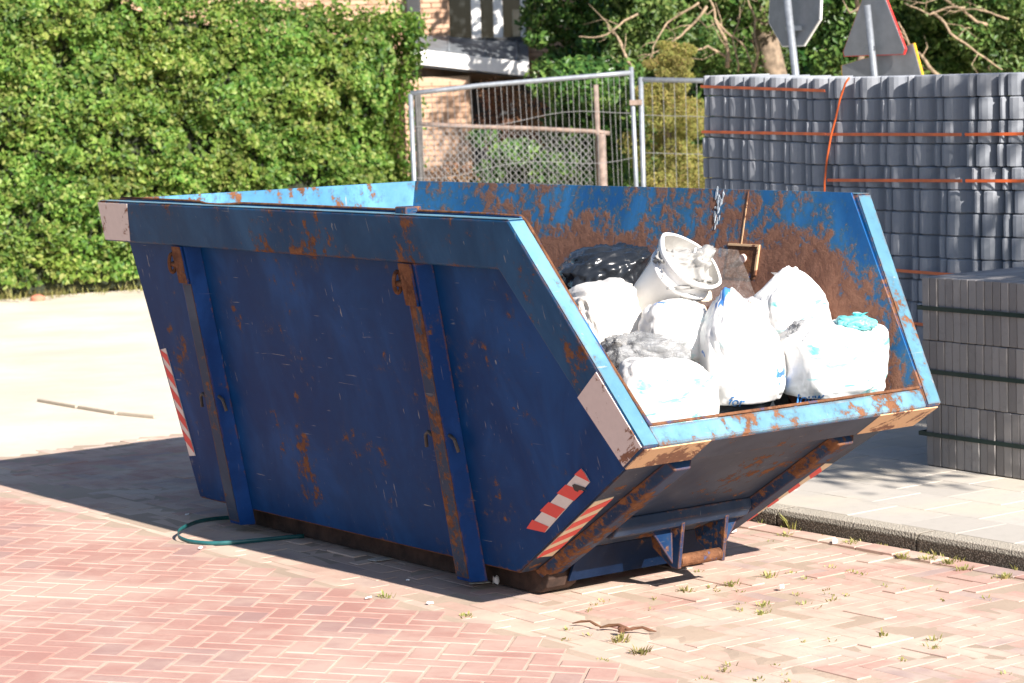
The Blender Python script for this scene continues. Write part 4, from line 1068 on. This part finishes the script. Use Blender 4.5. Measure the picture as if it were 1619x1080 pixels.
rp_ = [at(660, 196, YC), at(740, 200, YC), at(840, 203, YC), at(940, 208, YC), at(964, 211, YC)]
MB().tube([p - L0 for p in rp_], 0.019, 8).build('rail', M['old_post'], cf, smooth=True)
mb = MB(); x0, x1 = rp_[0].x, rp_[3].x; zt0, zt3 = rp_[0].z, rp_[3].z; st_ = 0.055
n_ = int((x1 - x0) / st_)
for i in range(-40, n_):
    for s in (1, -1):
        P = []
        xs = x0 + i * st_ if s > 0 else x0 + (i + 40) * st_
        for k in range(0, 21):
            x = xs + s * k * st_ ; t = (x - x0) / (x1 - x0); z = zt0 + (zt3 - zt0) * t - 0.01 - k * 0.062
            if x < x0 - .001 or x > x1 + .001: continue
            P.append(Vector((x, YC + 0.008 * s + 0.01 * math.sin(k), z)) - L0)
        if len(P) > 1: mb.tube(P, 0.0024, 3, False)
mb.build('wire_mesh', M['wire'], cf, fix=False)

# ------------------------------------------------------------------ brick house behind the hedge
YB = 30.5
house = empty('brick_house', (0, YB, 0)); tag(house, 'orange brick house with a lead covered bay roof and white mullioned window', 'house')
HL = Vector(house.location)
X = lambda u, Y=YB: at(u, 60, Y).x
def hbox(name, x0, x1, y0, y1, z0, z1, mat, par=None, bevel=0.0):
    return MB().box((x0, y0 - YB, z0), (x1, y1 - YB, z1)).build(name, mat, par or house, bevel=bevel)
zs = at(770, 60, YB).z                       # sill height
xw0, xw1 = X(711), X(846)
hbox('wall', -12, xw0, YB + .02, YB + .30, 0, 6.5, M['mortar'])
hbox('wall', xw1, 9, YB + .02, YB + .30, 0, 6.5, M['mortar'])
hbox('wall', xw0, xw1, YB + .02, YB + .30, 0, zs, M['mortar'])
hbox('wall', xw0, xw1, YB + .02, YB + .30, 4.3, 6.5, M['mortar'])
b = MB(); bh, bl = 0.0635, 0.22
for r in range(0, 80):
    z = r * bh
    x = -9.0 - (bl / 2 if r % 2 else 0)
    while x < 2.0:
        xa, xb = x + .006, x + bl - .006
        if z + bh > zs and z < 4.3:
            if xb > xw0 and xa < xw1:
                if xa < xw0: xb = min(xb, xw0)
                elif xb > xw1: xa = max(xa, xw1)
                else: x += bl; continue
        if xb - xa > .03 and z > 0.5: b.box((xa, -0.012 + random.uniform(-.002, .002), z + .005), (xb, 0.03, z + bh - .005))
        x += bl
o = b.build('brick', M['facade'], house); o['kind'] = 'stuff'
# window
hbox('room_back', xw0, xw1, YB + 1.4, YB + 1.5, zs - .3, 4.4, M['room'])
wnd = hbox('window', xw0, xw1, YB + .18, YB + .20, zs, 4.3, M['glass'])
for i, (ua, ub) in enumerate(((746, 761), (781, 796), (824, 832))):
    hbox('mullion', X(ua), X(ub), YB + .06, YB + .175, zs + (0 if i < 2 else -.30), 4.3, M['white_wood'], wnd, 0.006)
hbox('curtain', X(811), X(823), YB + .1765, YB + .1785, zs + .01, zs + .34, M['curtain'], wnd)
hbox('transom', xw0, X(824), YB + .09, YB + .172, 3.35, 3.44, M['white_wood'], wnd, 0.006)
hbox('side_panel', X(833), xw1, YB + .03, YB + .17, zs - .2, 4.3, M['brown_wood'], house)
hbox('sill', X(690), X(826), YB - .06, YB + .17, zs - .07, zs - .001, M['dark_frame'], house, 0.006)
hbox('downpipe', X(644), X(667), YB - .12, YB - .014, 2.2, 6.2, M['dark_frame'], house, 0.02)
# bay roof: lead sheets over a sloping white fascia
P = [at(655, 55, YB - .02), at(835, 66, YB - .02), at(836, 98, YB - .85), at(655, 76, YB - .85)]
mb = MB(); mb.loft([p - HL for p in P], [p - HL - Z * 0.03 for p in P]); rf = mb.build('bay_roof', M['lead'], house)
for t in (0.3, 0.62, 0.9):
    a = P[0].lerp(P[1], t) - HL; c = P[3].lerp(P[2], t) - HL; MB().tube([a + Z * .01, c + Z * .01], 0.016, 6).build('lead_roll', M['lead'], rf, smooth=True)
A = [at(655, 77, YB - .86), at(836, 99, YB - .86), at(836, 121, YB - .86), at(655, 101, YB - .86)]
mb = MB(); mb.loft([p - HL for p in A], [p - HL + Vector((0, .04, 0)) for p in A]); mb.build('fascia', M['white_wood'], house, bevel=.004)
A2 = [at(655, 101, YB - .84), at(836, 121, YB - .84), at(836, 124, YB - .84), at(655, 104.5, YB - .84)]
mb = MB(); mb.loft([p - HL for p in A2], [p - HL + Vector((0, .8, 0)) for p in A2]); mb.build('soffit', M['dark_frame'], house)
hbox('bay_wall', X(640), X(742), YB - .72, YB - .02, 0, at(742, 116, YB - .72).z - .03, M['mortar'])
b = MB(); xa0, xb0 = X(640), X(742)
for r in range(6, 34):
    x = xa0 - (bl / 2 if r % 2 else 0); z = r * bh
    if z > at(742, 118, YB - .72).z - .08: break
    while x < xb0:
        xa, xb = max(xa0, x + .006), min(xb0, x + bl - .006)
        if xb - xa > .03: b.box((xa, -.735 + random.uniform(-.002, .002), z + .005), (xb, -.70, z + bh - .005))
        x += bl
o = b.build('brick', M['facade'], house); o['kind'] = 'stuff'
hbox('shade_panel', X(745), X(900), YB - .10, YB - .03, 0, at(780, 122, YB).z - .05, M['dark_frame'])  # dark panel put in for the deep shade below the bay roof
hbox('roof', -12.6, 9.6, YB - .5, YB + 6, 6.5, 6.75, M['roof'])
hbox('back_wall', -12, 9, YB + 5.5, YB + 5.8, 0, 6.5, M['mortar'])

# ------------------------------------------------------------------ vegetation
def leaf_mesh(name, C, N, size, mat, parent, aspect=0.55, jit=0.7):
    n_ = len(C); C = np.asarray(C); N = np.asarray(N) + rng.normal(0, jit, (n_, 3)); N /= np.linalg.norm(N, axis=1, keepdims=True)
    D = rng.normal(0, 1, (n_, 3)) + np.array([0, 0, -0.5]); D -= N * (D * N).sum(1, keepdims=True); D /= np.linalg.norm(D, axis=1, keepdims=True)
    B = np.cross(N, D); s = (size * rng.uniform(0.6, 1.3, n_))[:, None]
    base = C - D * s * .5; tip = C + D * s * .5 - N * s * 0.10; l = C + B * s * aspect * .5 + N * s * .08; r = C - B * s * aspect * .5 + N * s * .08
    V = np.stack([base, l, tip, r], 1).reshape(-1, 3)
    k = np.arange(n_) * 4
    Fc = np.stack([k, k + 1, k + 2, k, k + 2, k + 3], 1).reshape(-1, 3)
    me = bpy.data.meshes.new(name); me.vertices.add(len(V)); me.vertices.foreach_set('co', V.astype(np.float32).ravel())
    me.loops.add(Fc.size); me.loops.foreach_set('vertex_index', Fc.astype(np.int32).ravel())
    me.polygons.add(len(Fc)); me.polygons.foreach_set('loop_start', (np.arange(len(Fc)) * 3).astype(np.int32)); 
    me.update(calc_edges=True); me.validate(); me.materials.append(mat)
    o = bpy.data.objects.new(name, me); put(o, parent); return o

# hedge
ha = Vector((-8.4, 21.14, 0)); hz = Vector((-0.97, 24.98, 0)); hd = (hz - ha).normalized(); hn = Vector((hd.y, -hd.x, 0))       # hn towards the street
HLn = (hz - ha).length
hedge = empty('hedge', ha); tag(hedge, 'tall dense clipped green hedge on the left, in full sun', 'hedge')
def hheight(s):
    pts_ = [(0, 3.05), (4.1, 3.10), (5.3, 2.97), (5.8, 2.76), (6.9, 2.60), (8.0, 2.48), (HLn + 1, 2.42)]
    for (a, b), (c, d) in zip(pts_, pts_[1:]):
        if s <= c: return b + (d - b) * max(0, s - a) / (c - a)
    return 2.42
n_ = 84000
s = rng.uniform(-0.1, HLn + 0.10, n_); z = rng.uniform(0.03, 1.0, n_) ** 0.95
C = np.zeros((n_, 3)); keep = np.ones(n_, bool)
for i in range(n_):
    hh = hheight(s[i]) ; zz = z[i] * hh
    q = Vector((s[i] * 1.9, zz * 1.9, 0)); q2 = q * 2.6
    bumpv = 0.20 * noise.noise(q) + 0.14 * noise.noise(q2 + Vector((5, 5, 0))) + 0.05 * noise.noise(q * 6)
    gap = noise.noise(q * 1.7 + Vector((11, 3, 0))) + 0.5 * noise.noise(q * 4.3)
    dep = rng.exponential(0.05)
    if gap > 0.36: dep += 0.10 + 0.2 * rng.random()
    rd = 0.35 * max(0, (s[i] - HLn + 0.35) / 0.35) ** 2 + 0.25 * max(0, zz / hh - 0.93) * 14 * 0.25
    off = bumpv - dep - rd
    zz += 0.10 * noise.noise(Vector((s[i] * 2.5, 7, 0))) * (zz / hh)
    p = hd * s[i] + hn * off; C[i] = (p.x, p.y, zz)
N = np.tile(np.array([hn.x, hn.y, 0.35]), (n_, 1))
# top and right end
m_ = 9000
s2 = rng.uniform(-.1, HLn + .1, m_); w_ = rng.uniform(0, 1.1, m_)
C2 = np.array([list((hd * a - hn * b)) for a, b in zip(s2, w_)]); C2[:, 2] = [hheight(a) - 0.02 + 0.13 * noise.noise(Vector((a * 2.2, b * 2, 1))) + 0.10 * abs(rng.normal()) for a, b in zip(s2, w_)]
m3 = 6000
C3 = np.array([list(hd * (HLn + 0.05 + 0.06 * rng.normal() + .14 * math.sin(zz * 3.3)) - hn * b) for b, zz in zip(rng.uniform(0, 1.1, m3), z[:m3] * 2.6)]); C3[:, 2] = z[:m3] * 2.6
C = np.vstack([C, C2, C3]); N = np.vstack([N, np.tile([hn.x * .3, hn.y * .3, 1.0], (m_, 1)), np.tile([hd.x, hd.y, .3], (m3, 1))])
# sprigs that stick up from the top at the right end
sp = []
for k in range(46):
    a = rng.uniform(1.0, HLn + .05); h0 = hheight(a); L2 = rng.uniform(.10, .38) if a > HLn - 1.6 else rng.uniform(.06, .22); dx = rng.normal(0, .25); 
    for t in np.linspace(0, 1, 14):
        p = hd * (a + dx * t * L2) - hn * rng.uniform(.1, .16); sp.append((p.x + rng.normal(0, .02), p.y, h0 - .05 + t * L2))
for k in range(16):
    z0 = rng.uniform(.9, 2.5); L2 = rng.uniform(.08, .22)
    for t in np.linspace(0, 1, 10):
        p = hd * (HLn + .05 + t * L2) - hn * .1; sp.append((p.x, p.y, z0 + t * L2 * .6 + rng.normal(0, .02)))
C = np.vstack([C, np.array(sp)]); N = np.vstack([N, np.tile([0, -1, .3], (len(sp), 1))])
leaf_mesh('foliage', C, N, 0.062, M['hedge_leaf'], hedge, 0.62, 0.75)
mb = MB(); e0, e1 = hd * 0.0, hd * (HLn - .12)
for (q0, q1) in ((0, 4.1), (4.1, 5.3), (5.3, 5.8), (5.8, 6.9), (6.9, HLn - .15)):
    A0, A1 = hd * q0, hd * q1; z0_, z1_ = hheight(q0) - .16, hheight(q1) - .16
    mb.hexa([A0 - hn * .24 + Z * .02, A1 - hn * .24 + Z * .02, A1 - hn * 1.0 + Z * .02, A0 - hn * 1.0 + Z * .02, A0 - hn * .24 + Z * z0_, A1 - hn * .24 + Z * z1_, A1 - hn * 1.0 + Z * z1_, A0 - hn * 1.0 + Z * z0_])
mb.build('dark_core', M['hedge_core'], hedge)

def clump_plant(name, label, cat, group, regions, mat, size, per, trunk=None, core=True, dens=1.0, jit=0.8, aspect=.5, face=(0.15, -0.75, 0.55)):
    """regions: (u0, v0, u1, v1, Y, number of clumps, clump radius)"""
    base = at((regions[0][0] + regions[0][2]) / 2, 290, regions[0][4]); base.z = 0
    t = empty(name, base); tag(t, label, cat, group); Cs = []; Ns = []; cores = MB()
    for (u0, v0, u1, v1, Y, k, r) in regions:
        for _ in range(k):
            c = at(rng.uniform(u0, u1), rng.uniform(v0, v1), Y + rng.normal(0, .35)); 
            rr = r * rng.uniform(.6, 1.3); n1 = int(per * dens * (rr / r) ** 2)
            d = rng.normal(0, 1, (n1, 3)); d /= np.linalg.norm(d, axis=1, keepdims=True)
            rad = rr * rng.uniform(.45, 1.0, (n1, 1)) ** .6
            Cs.append(np.array(c - base) + d * rad * np.array([1.15, 1, .75])); Ns.append(d * .6 + np.array(face))
    o = leaf_mesh('foliage', np.vstack(Cs), np.vstack(Ns), size, mat, t, aspect, jit)
    if trunk:
        MB().tube([Vector(p) - base for p in trunk[0]], trunk[1], 9).build('trunk', M['bark'], t, smooth=True)
    return t
def vtrunk(u, Y, ztop, r, lean=0.0):
    p = at(u, 280, Y); return ([Vector((p.x, Y, -.05)), Vector((p.x + lean * .3, Y, ztop * .35)), Vector((p.x + lean * .7, Y + .1, ztop * .7)), Vector((p.x + lean, Y + .1, ztop))], [r * 1.2, r, r * .75, r * .4])
GT = 'shrubs and trees behind the fence'
clump_plant('evergreen_tree', 'dark evergreen tree hanging over the right end of the house', 'tree', GT, [(868, -160, 1010, 90, 25.5, 52, .26), (850, 60, 960, 130, 25.2, 14, .18)], M['dark_leaf'], .085, 260, vtrunk(950, 26, 3.6, .10))
clump_plant('laurel_bush', 'glossy laurel bush behind the chain link fence', 'shrub', GT, [(880, 120, 1010, 300, 23.2, 40, .22), (760, 215, 890, 320, 23.0, 20, .18)], M['dark_leaf'], .075, 230, vtrunk(940, 23.5, 1.4, .05))
clump_plant('loose_bush', 'loose green bush with bare branches in front of the big trunk', 'shrub', GT, [(985, -120, 1130, 100, 24.4, 48, .22), (1100, -60, 1230, 130, 24.8, 26, .2)], M['mid_leaf'], .07, 170, vtrunk(1060, 24.6, 2.4, .06))
clump_plant('yellow_conifer', 'yellowish conifer shrub behind the level fence panel', 'shrub', GT, [(1030, 130, 1100, 310, 21.9, 30, .14), (1010, 220, 1125, 330, 21.9, 22, .16), (1045, 70, 1092, 140, 22.0, 14, .08), (1020, 100, 1110, 160, 22.1, 14, .09)], M['yellow_leaf'], .035, 420, vtrunk(1065, 22, 1.4, .05), aspect=.28)
clump_plant('dry_shrub', 'withered brown shrub against the wall below the bay roof', 'shrub', GT, [(772, 140, 850, 230, 26.5, 16, .16), (700, 270, 780, 310, 24, 6, .14)], M['dry_leaf'], .05, 150, vtrunk(805, 26.6, 1.5, .03))
clump_plant('holly_bush', 'dark bush between the two road signs', 'shrub', GT, [(1270, -60, 1370, 140, 22.6, 40, .2)], M['dark_leaf'], .07, 230, vtrunk(1310, 22.8, 2.3, .06))
clump_plant('privet_bush', 'sunlit green bush right of the triangular sign', 'shrub', GT, [(1390, -80, 1500, 150, 23.4, 48, .2), (1440, 30, 1560, 150, 23.2, 26, .18)], M['mid_leaf'], .068, 220, vtrunk(1450, 23.6, 2.3, .06))
clump_plant('box_bush', 'dense green bush at the far right above the block stack', 'shrub', GT, [(1500, -90, 1680, 150, 22.8, 66, .2)], M['mid_leaf'], .062, 240, vtrunk(1590, 23, 2.3, .06))
clump_plant('ivy_tree', 'tree with a thick pale leaning trunk behind the octagonal sign', 'tree', GT, [(1130, -330, 1330, -70, 25.2, 50, .32)], M['dark_leaf'], .085, 230,
            ([at(1240, 330, 24.6), at(1232, 150, 24.6), at(1216, 80, 24.6), at(1200, 0, 24.7), at(1195, -160, 24.9)], [.16, .13, .12, .11, .07]))
# bare branches, each its own
def branch(name, label, paths, mat=None):
    base = at(*paths[0][0][0]); t = None
    par = empty(name, (base.x, base.y, base.z)); tag(par, label, 'branch', 'bare tan branches among the shrubs')
    for pts, r in paths:
        P = [at(*p) for p in pts]
        Q = []
        for i in range(len(P) - 1):
            for k in range(5):
                q = P[i].lerp(P[i + 1], k / 5); Q.append(q + Vector((noise.noise(q * 5), noise.noise(q * 5 + Vector((4, 0, 0))), noise.noise(q * 5 + Vector((0, 4, 0))))) * .05 - base)
        Q.append(P[-1] - base); n_ = len(Q)
        for i in range(3, n_ - 1, 3):
            dq = (Q[i + 1] - Q[i]).normalized(); sd2 = Vector((random.uniform(-1, 1), random.uniform(-.6, .3), random.uniform(-.6, .9))).normalized(); L3 = random.uniform(.10, .32)
            w1_ = Q[i] + (dq * .5 + sd2) * L3 * .5; w2_ = Q[i] + (dq * .9 + sd2 * .8) * L3
            MB().tube([Q[i], w1_, w2_], [r * .34, r * .24, r * .1], 5).build('side_twig', mat or M['twig'], par, smooth=True)
        MB().tube(Q, [r * (1 - .65 * i / n_) for i in range(n_)], 6).build('stem', mat or M['twig'], par, smooth=True)
branch('bare_branch', 'long arching bare branches above the level fence panel', [([(1150, 105, 23.6), (1145, 60, 23.6), (1130, 30, 23.6), (1118, -10, 23.6)], .022), ([(1155, 100, 23.7), (1120, 70, 23.6), (1085, 85, 23.5), (1060, 110, 23.5)], .014),
       ([(1130, 30, 23.6), (1165, 60, 23.6), (1190, 110, 23.6)], .014), ([(1118, 10, 23.5), (1080, 60, 23.5), (1010, 95, 23.4)], .016), ([(1100, 0, 23.5), (1060, 35, 23.5), (1030, 75, 23.4), (1025, 105, 23.4)], .012)])
branch('bare_branch', 'bare branch hanging beside the dark evergreen tree', [([(1000, 118, 23.2), (992, 90, 23.2), (985, 76, 23.3), (960, 40, 23.5)], .020), ([(1010, 20, 23.5), (960, 55, 23.4), (915, 58, 23.4)], .012)])
branch('bare_branch', 'slanting bare branches in the far right bushes', [([(1490, 125, 22.2), (1465, 95, 22.2), (1435, 70, 22.3), (1420, 35, 22.3)], .020), ([(1560, 40, 22.2), (1500, 0, 22.2), (1450, -20, 22.3)], .016), ([(1475, 20, 22.2), (1500, 50, 22.1), (1560, 90, 22.1), (1585, 110, 22.1)], .014), ([(1530, 10, 22), (1470, 20, 22.1), (1430, 5, 22.2)], .012), ([(1600, 30, 22), (1540, 12, 22.1), (1500, 22, 22.2)], .010)])
branch('bare_branch', 'thin reddish bare stems behind the left block stack', [([(1192, 118, 23.0), (1194, 70, 23.0), (1190, 20, 23.0), (1180, -30, 23.0)], .016), ([(1166, 110, 23.1), (1160, 60, 23.1), (1170, 10, 23.1)], .010)])
branch('bare_branch', 'dark upright stem behind the triangular sign', [([(1360, 130, 22.0), (1362, 70, 22.0), (1356, 0, 22.0), (1350, -40, 22.0)], .035)], M['bark'])
# the wood that closes the view
Cw = []; 
nw = 42000
xw = rng.uniform(1.0, 12.0, nw); zw = rng.uniform(0.2, 7.5, nw); yw = 27.6 + 0.8 * np.array([noise.noise(Vector((a * 1.1, b * 1.1, 0))) for a, b in zip(xw, zw)]) + rng.exponential(.15, nw)
o = leaf_mesh('background_wood', np.stack([xw, yw, zw], 1), np.tile([.2, -.8, .5], (nw, 1)), 0.14, M['dark_leaf'], None, .55, .8); tag(o, kind='stuff')
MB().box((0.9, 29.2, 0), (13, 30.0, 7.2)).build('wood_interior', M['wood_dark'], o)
# street tree outside the frame on the right, which shades the stacks
stree = empty('street_tree', (5.2, 7.2, 0)); tag(stree, 'street tree on the right that throws dappled shade on the stacks', 'tree')
MB().tube([(0, 0, 0), (.03, .05, 1.5), (-.05, -.05, 3.0), (-.1, -.1, 4.6), (-.1, 0, 6)], [.14, .11, .095, .07, .03], 10).build('trunk', M['bark'], stree, smooth=True)
Cs = []; cc = Vector((-.15, -.15, 4.75))
for k in range(120):
    d = rng.normal(0, 1, 3); d /= np.linalg.norm(d); rr = rng.uniform(.3, 1) ** .5
    c = np.array(cc) + d * rr * np.array([1.1, 1.35, 1.15]); n1 = 46
    dd = rng.normal(0, .16, (n1, 3)); Cs.append(c + dd)
Cs = np.vstack(Cs); leaf_mesh('crown', Cs, np.tile([0, 0, 1.0], (len(Cs), 1)), .11, M['mid_leaf'], stree, .6, .8)
for k in range(7):
    t = k * .9; MB().tube([(-.05, -.05, 3.0 + k * .2), (.35 * math.cos(t), .35 * math.sin(t), 4.0 + k * .15), (.8 * math.cos(t), .9 * math.sin(t), 4.8 + k * .1)], [.04, .025, .01], 6).build('limb', M['bark'], stree, smooth=True)

# ------------------------------------------------------------------ small things on the ground
# teal strapping loop
pts = [(372, 818), (340, 820), (312, 825), (290, 834), (281, 842), (284, 850), (300, 856), (330, 859), (365, 858), (400, 855), (440, 851), (486, 847)]
zz_ = [.012, .02, .03, .034, .03, .022, .014, .012, .012, .013, .012, .010]
P = [on_z(u, v, h) for (u, v), h in zip(pts, zz_)]
Q = []
for i in range(len(P) - 1):
    for k in range(6):
        t = k / 6; p0, p1, p2, p3 = P[max(0, i - 1)], P[i], P[i + 1], P[min(len(P) - 1, i + 2)]
        Q.append(0.5 * ((2 * p1) + (p2 - p0) * t + (2 * p0 - 5 * p1 + 4 * p2 - p3) * t * t + (3 * p1 - p0 - 3 * p2 + p3) * t ** 3))
b = MB()
for q in Q: b.v += [tuple(q - Z * .009), tuple(q + Z * .009)]
b.f = [(2 * i, 2 * i + 2, 2 * i + 3, 2 * i + 1) for i in range(len(Q) - 1)]
ts = b.build('packing_strap', M['strap_teal'], smooth=True); m_ = ts.modifiers.new('t', 'SOLIDIFY'); m_.thickness = .002
tag(ts, 'teal plastic packing strap looped on the ground beside the skip', 'strap')
# litter
def scrap(u, v, r, label, mat, z=.004, th=.004, seed=0, cat='litter'):
    p = on_z(u, v); p.z = road_z(p.x, p.y) + z; k = 7; rr = random.Random(seed)
    ring = [Vector((r * rr.uniform(.5, 1.1) * math.cos(6.283 * i / k), r * .7 * rr.uniform(.5, 1.1) * math.sin(6.283 * i / k), rr.uniform(0, th))) for i in range(k)]
    mb = MB(); mb.loft(ring, [q * .92 + Z * th for q in ring]); o = mb.build('litter_scrap', mat, bevel=.001); o.location = p; o.rotation_euler = (0, 0, rr.uniform(0, 6)); tag(o, label, cat, 'litter scraps on the paving'); return o
scrap(785, 926, .022, 'small white paper ball on the ground before the front skid', M['white_wood'], th=.02, seed=1)
scrap(598, 887, .055, 'flat grey cardboard scrap in the shade of the skip', M['slab'], seed=2)
scrap(760, 923, .06, 'long grey scrap beside the white paper ball', M['slab'], seed=3)
scrap(1158, 845, .030, 'white scrap beside the far front skid', M['white_wood'], th=.015, seed=4)
scrap(1320, 862, .016, 'white scrap by the kerb', M['white_wood'], th=.012, seed=5)
scrap(1236, 934, .014, 'white pebble sized scrap on the sunny bricks', M['white_wood'], th=.012, seed=6)
scrap(583, 953, .020, 'white crumb on the herringbone bricks', M['white_wood'], th=.006, seed=7)
scrap(680, 957, .020, 'cream crumb just outside the shade edge', M['white_wood'], th=.006, seed=8)
scrap(318, 872, .018, 'white flake at the sunny edge of the shade', M['white_wood'], th=.006, seed=9)
scrap(296, 816, .014, 'white flake beside the teal strap', M['white_wood'], th=.004, seed=10)
scrap(645, 920, .010, 'tiny white flake in the shade', M['white_wood'], th=.004, seed=11)
rb = blob('brick_fragment', on_z(60, 474), (.07, .05, .045), 80, mat_plain('broken_brick', (.42, .16, .10), .9), sub=3, lump=.3, inside=False); tag(rb, 'broken red brick lying at the foot of the hedge', 'brick')
# dry leaf litter in the gutter crack
for i, (u0, v0, u1, v1, r, lb) in enumerate(((905, 990, 952, 996, .005, 'thin dry brown stalk in the gutter, leftmost of the twigs'), (948, 997, 1000, 1001, .007, 'curled brown leaf stalk in the middle of the gutter twigs'), (985, 1003, 1038, 1003, .006, 'dry brown stalk in the gutter, rightmost of the twigs'))):
    a, b_ = on_z(u0, v0), on_z(u1, v1); a.z = road_z(a.x, a.y) + .010; b_.z = road_z(b_.x, b_.y) + .010; m1 = a.lerp(b_, .5) + Vector((.01, .01, .012))
    o = MB().tube([a, a.lerp(m1, .5) + Vector((0, .012, 0)), m1, m1.lerp(b_, .5) - Vector((0, .01, 0)), b_], [r * .4, r, r * .8, r, r * .3], 6).build('dry_twig', M['dry_leaf'], smooth=True); tag(o, lb, 'twig', 'dry twigs in the gutter')
o = blob('dry_leaf', on_z(982, 996, .02), (.012, .012, .012), 91, M['dry_leaf'], sub=3, lump=.3, crease=.4, inside=False); tag(o, 'curled dry brown leaf among the gutter twigs', 'leaf')
# weeds in the joints
V = []; Fc = []
def tuft(p, n_, h, spread):
    for _ in range(n_):
        a = random.uniform(0, 6.283); l = h * random.uniform(.4, 1.2); r = spread * random.random()
        b0 = p + Vector((r * math.cos(a), r * math.sin(a), 0)); tip = b0 + Vector((math.cos(a) * l * .7, math.sin(a) * l * .7, l)); w = Vector((-math.sin(a), math.cos(a), 0)) * (.0025 + .0015 * random.random()); mid = b0.lerp(tip, .5) + Z * l * .15
        k = len(V); V.extend([tuple(b0 - w), tuple(b0 + w), tuple(mid + w * .8), tuple(mid - w * .8), tuple(tip)]); Fc.extend([(k, k + 1, k + 2, k + 3), (k + 3, k + 2, k + 4)])
for (u, v, n_, h) in ((1253, 838, 30, .06), (1242, 848, 40, .02), (1357, 850, 46, .05), (1345, 862, 40, .02), (1430, 882, 40, .02), (1465, 888, 40, .025), (1500, 893, 30, .03), (1525, 902, 30, .02), (1590, 915, 40, .02), (980, 1014, 46, .022), (1012, 1033, 46, .022), (1156, 926, 30, .02), (1215, 912, 26, .02), (610, 946, 16, .02), (737, 976, 16, .015), (1086, 935, 24, .02), (1475, 1014, 14, .02), (1475, 1026, 14, .02), (1395, 1004, 12, .02), (1206, 958, 24, .015), (1205, 970, 24, .015)):
    p = on_z(u, v); p.z = road_z(p.x, p.y); tuft(p, n_, h, .035)
for _ in range(130):
    u, v = random.uniform(880, 1619), random.uniform(850, 1079)
    p = on_z(u, v)
    if gdist(p.x, p.y) > .1 or kdist(p.x, p.y) > -.02: continue
    if noise.noise(p * 2.2) < .05: continue
    tuft(p, random.randint(3, 9), random.uniform(.006, .014), .03)
for _ in range(60):
    p = K0 + kd * random.uniform(-3, 3) - kn * random.uniform(.0, .02); tuft(p, random.randint(3, 10), random.uniform(.01, .03), .03)
me = bpy.data.meshes.new('weeds'); me.from_pydata(V, [], Fc); me.materials.append(M['weed']); o = bpy.data.objects.new('weeds', me); put(o); tag(o, kind='stuff')
V = []; Fc = []
for _ in range(140):
    p = ha + hd * random.uniform(0.5, HLn) + hn * random.uniform(.0, .30); p.z = .01; tuft(p, random.randint(5, 14), random.uniform(.05, .14), .08)
me = bpy.data.meshes.new('grass'); me.from_pydata(V, [], Fc); me.materials.append(M['weed']); o = bpy.data.objects.new('grass', me); put(o); tag(o, kind='stuff')
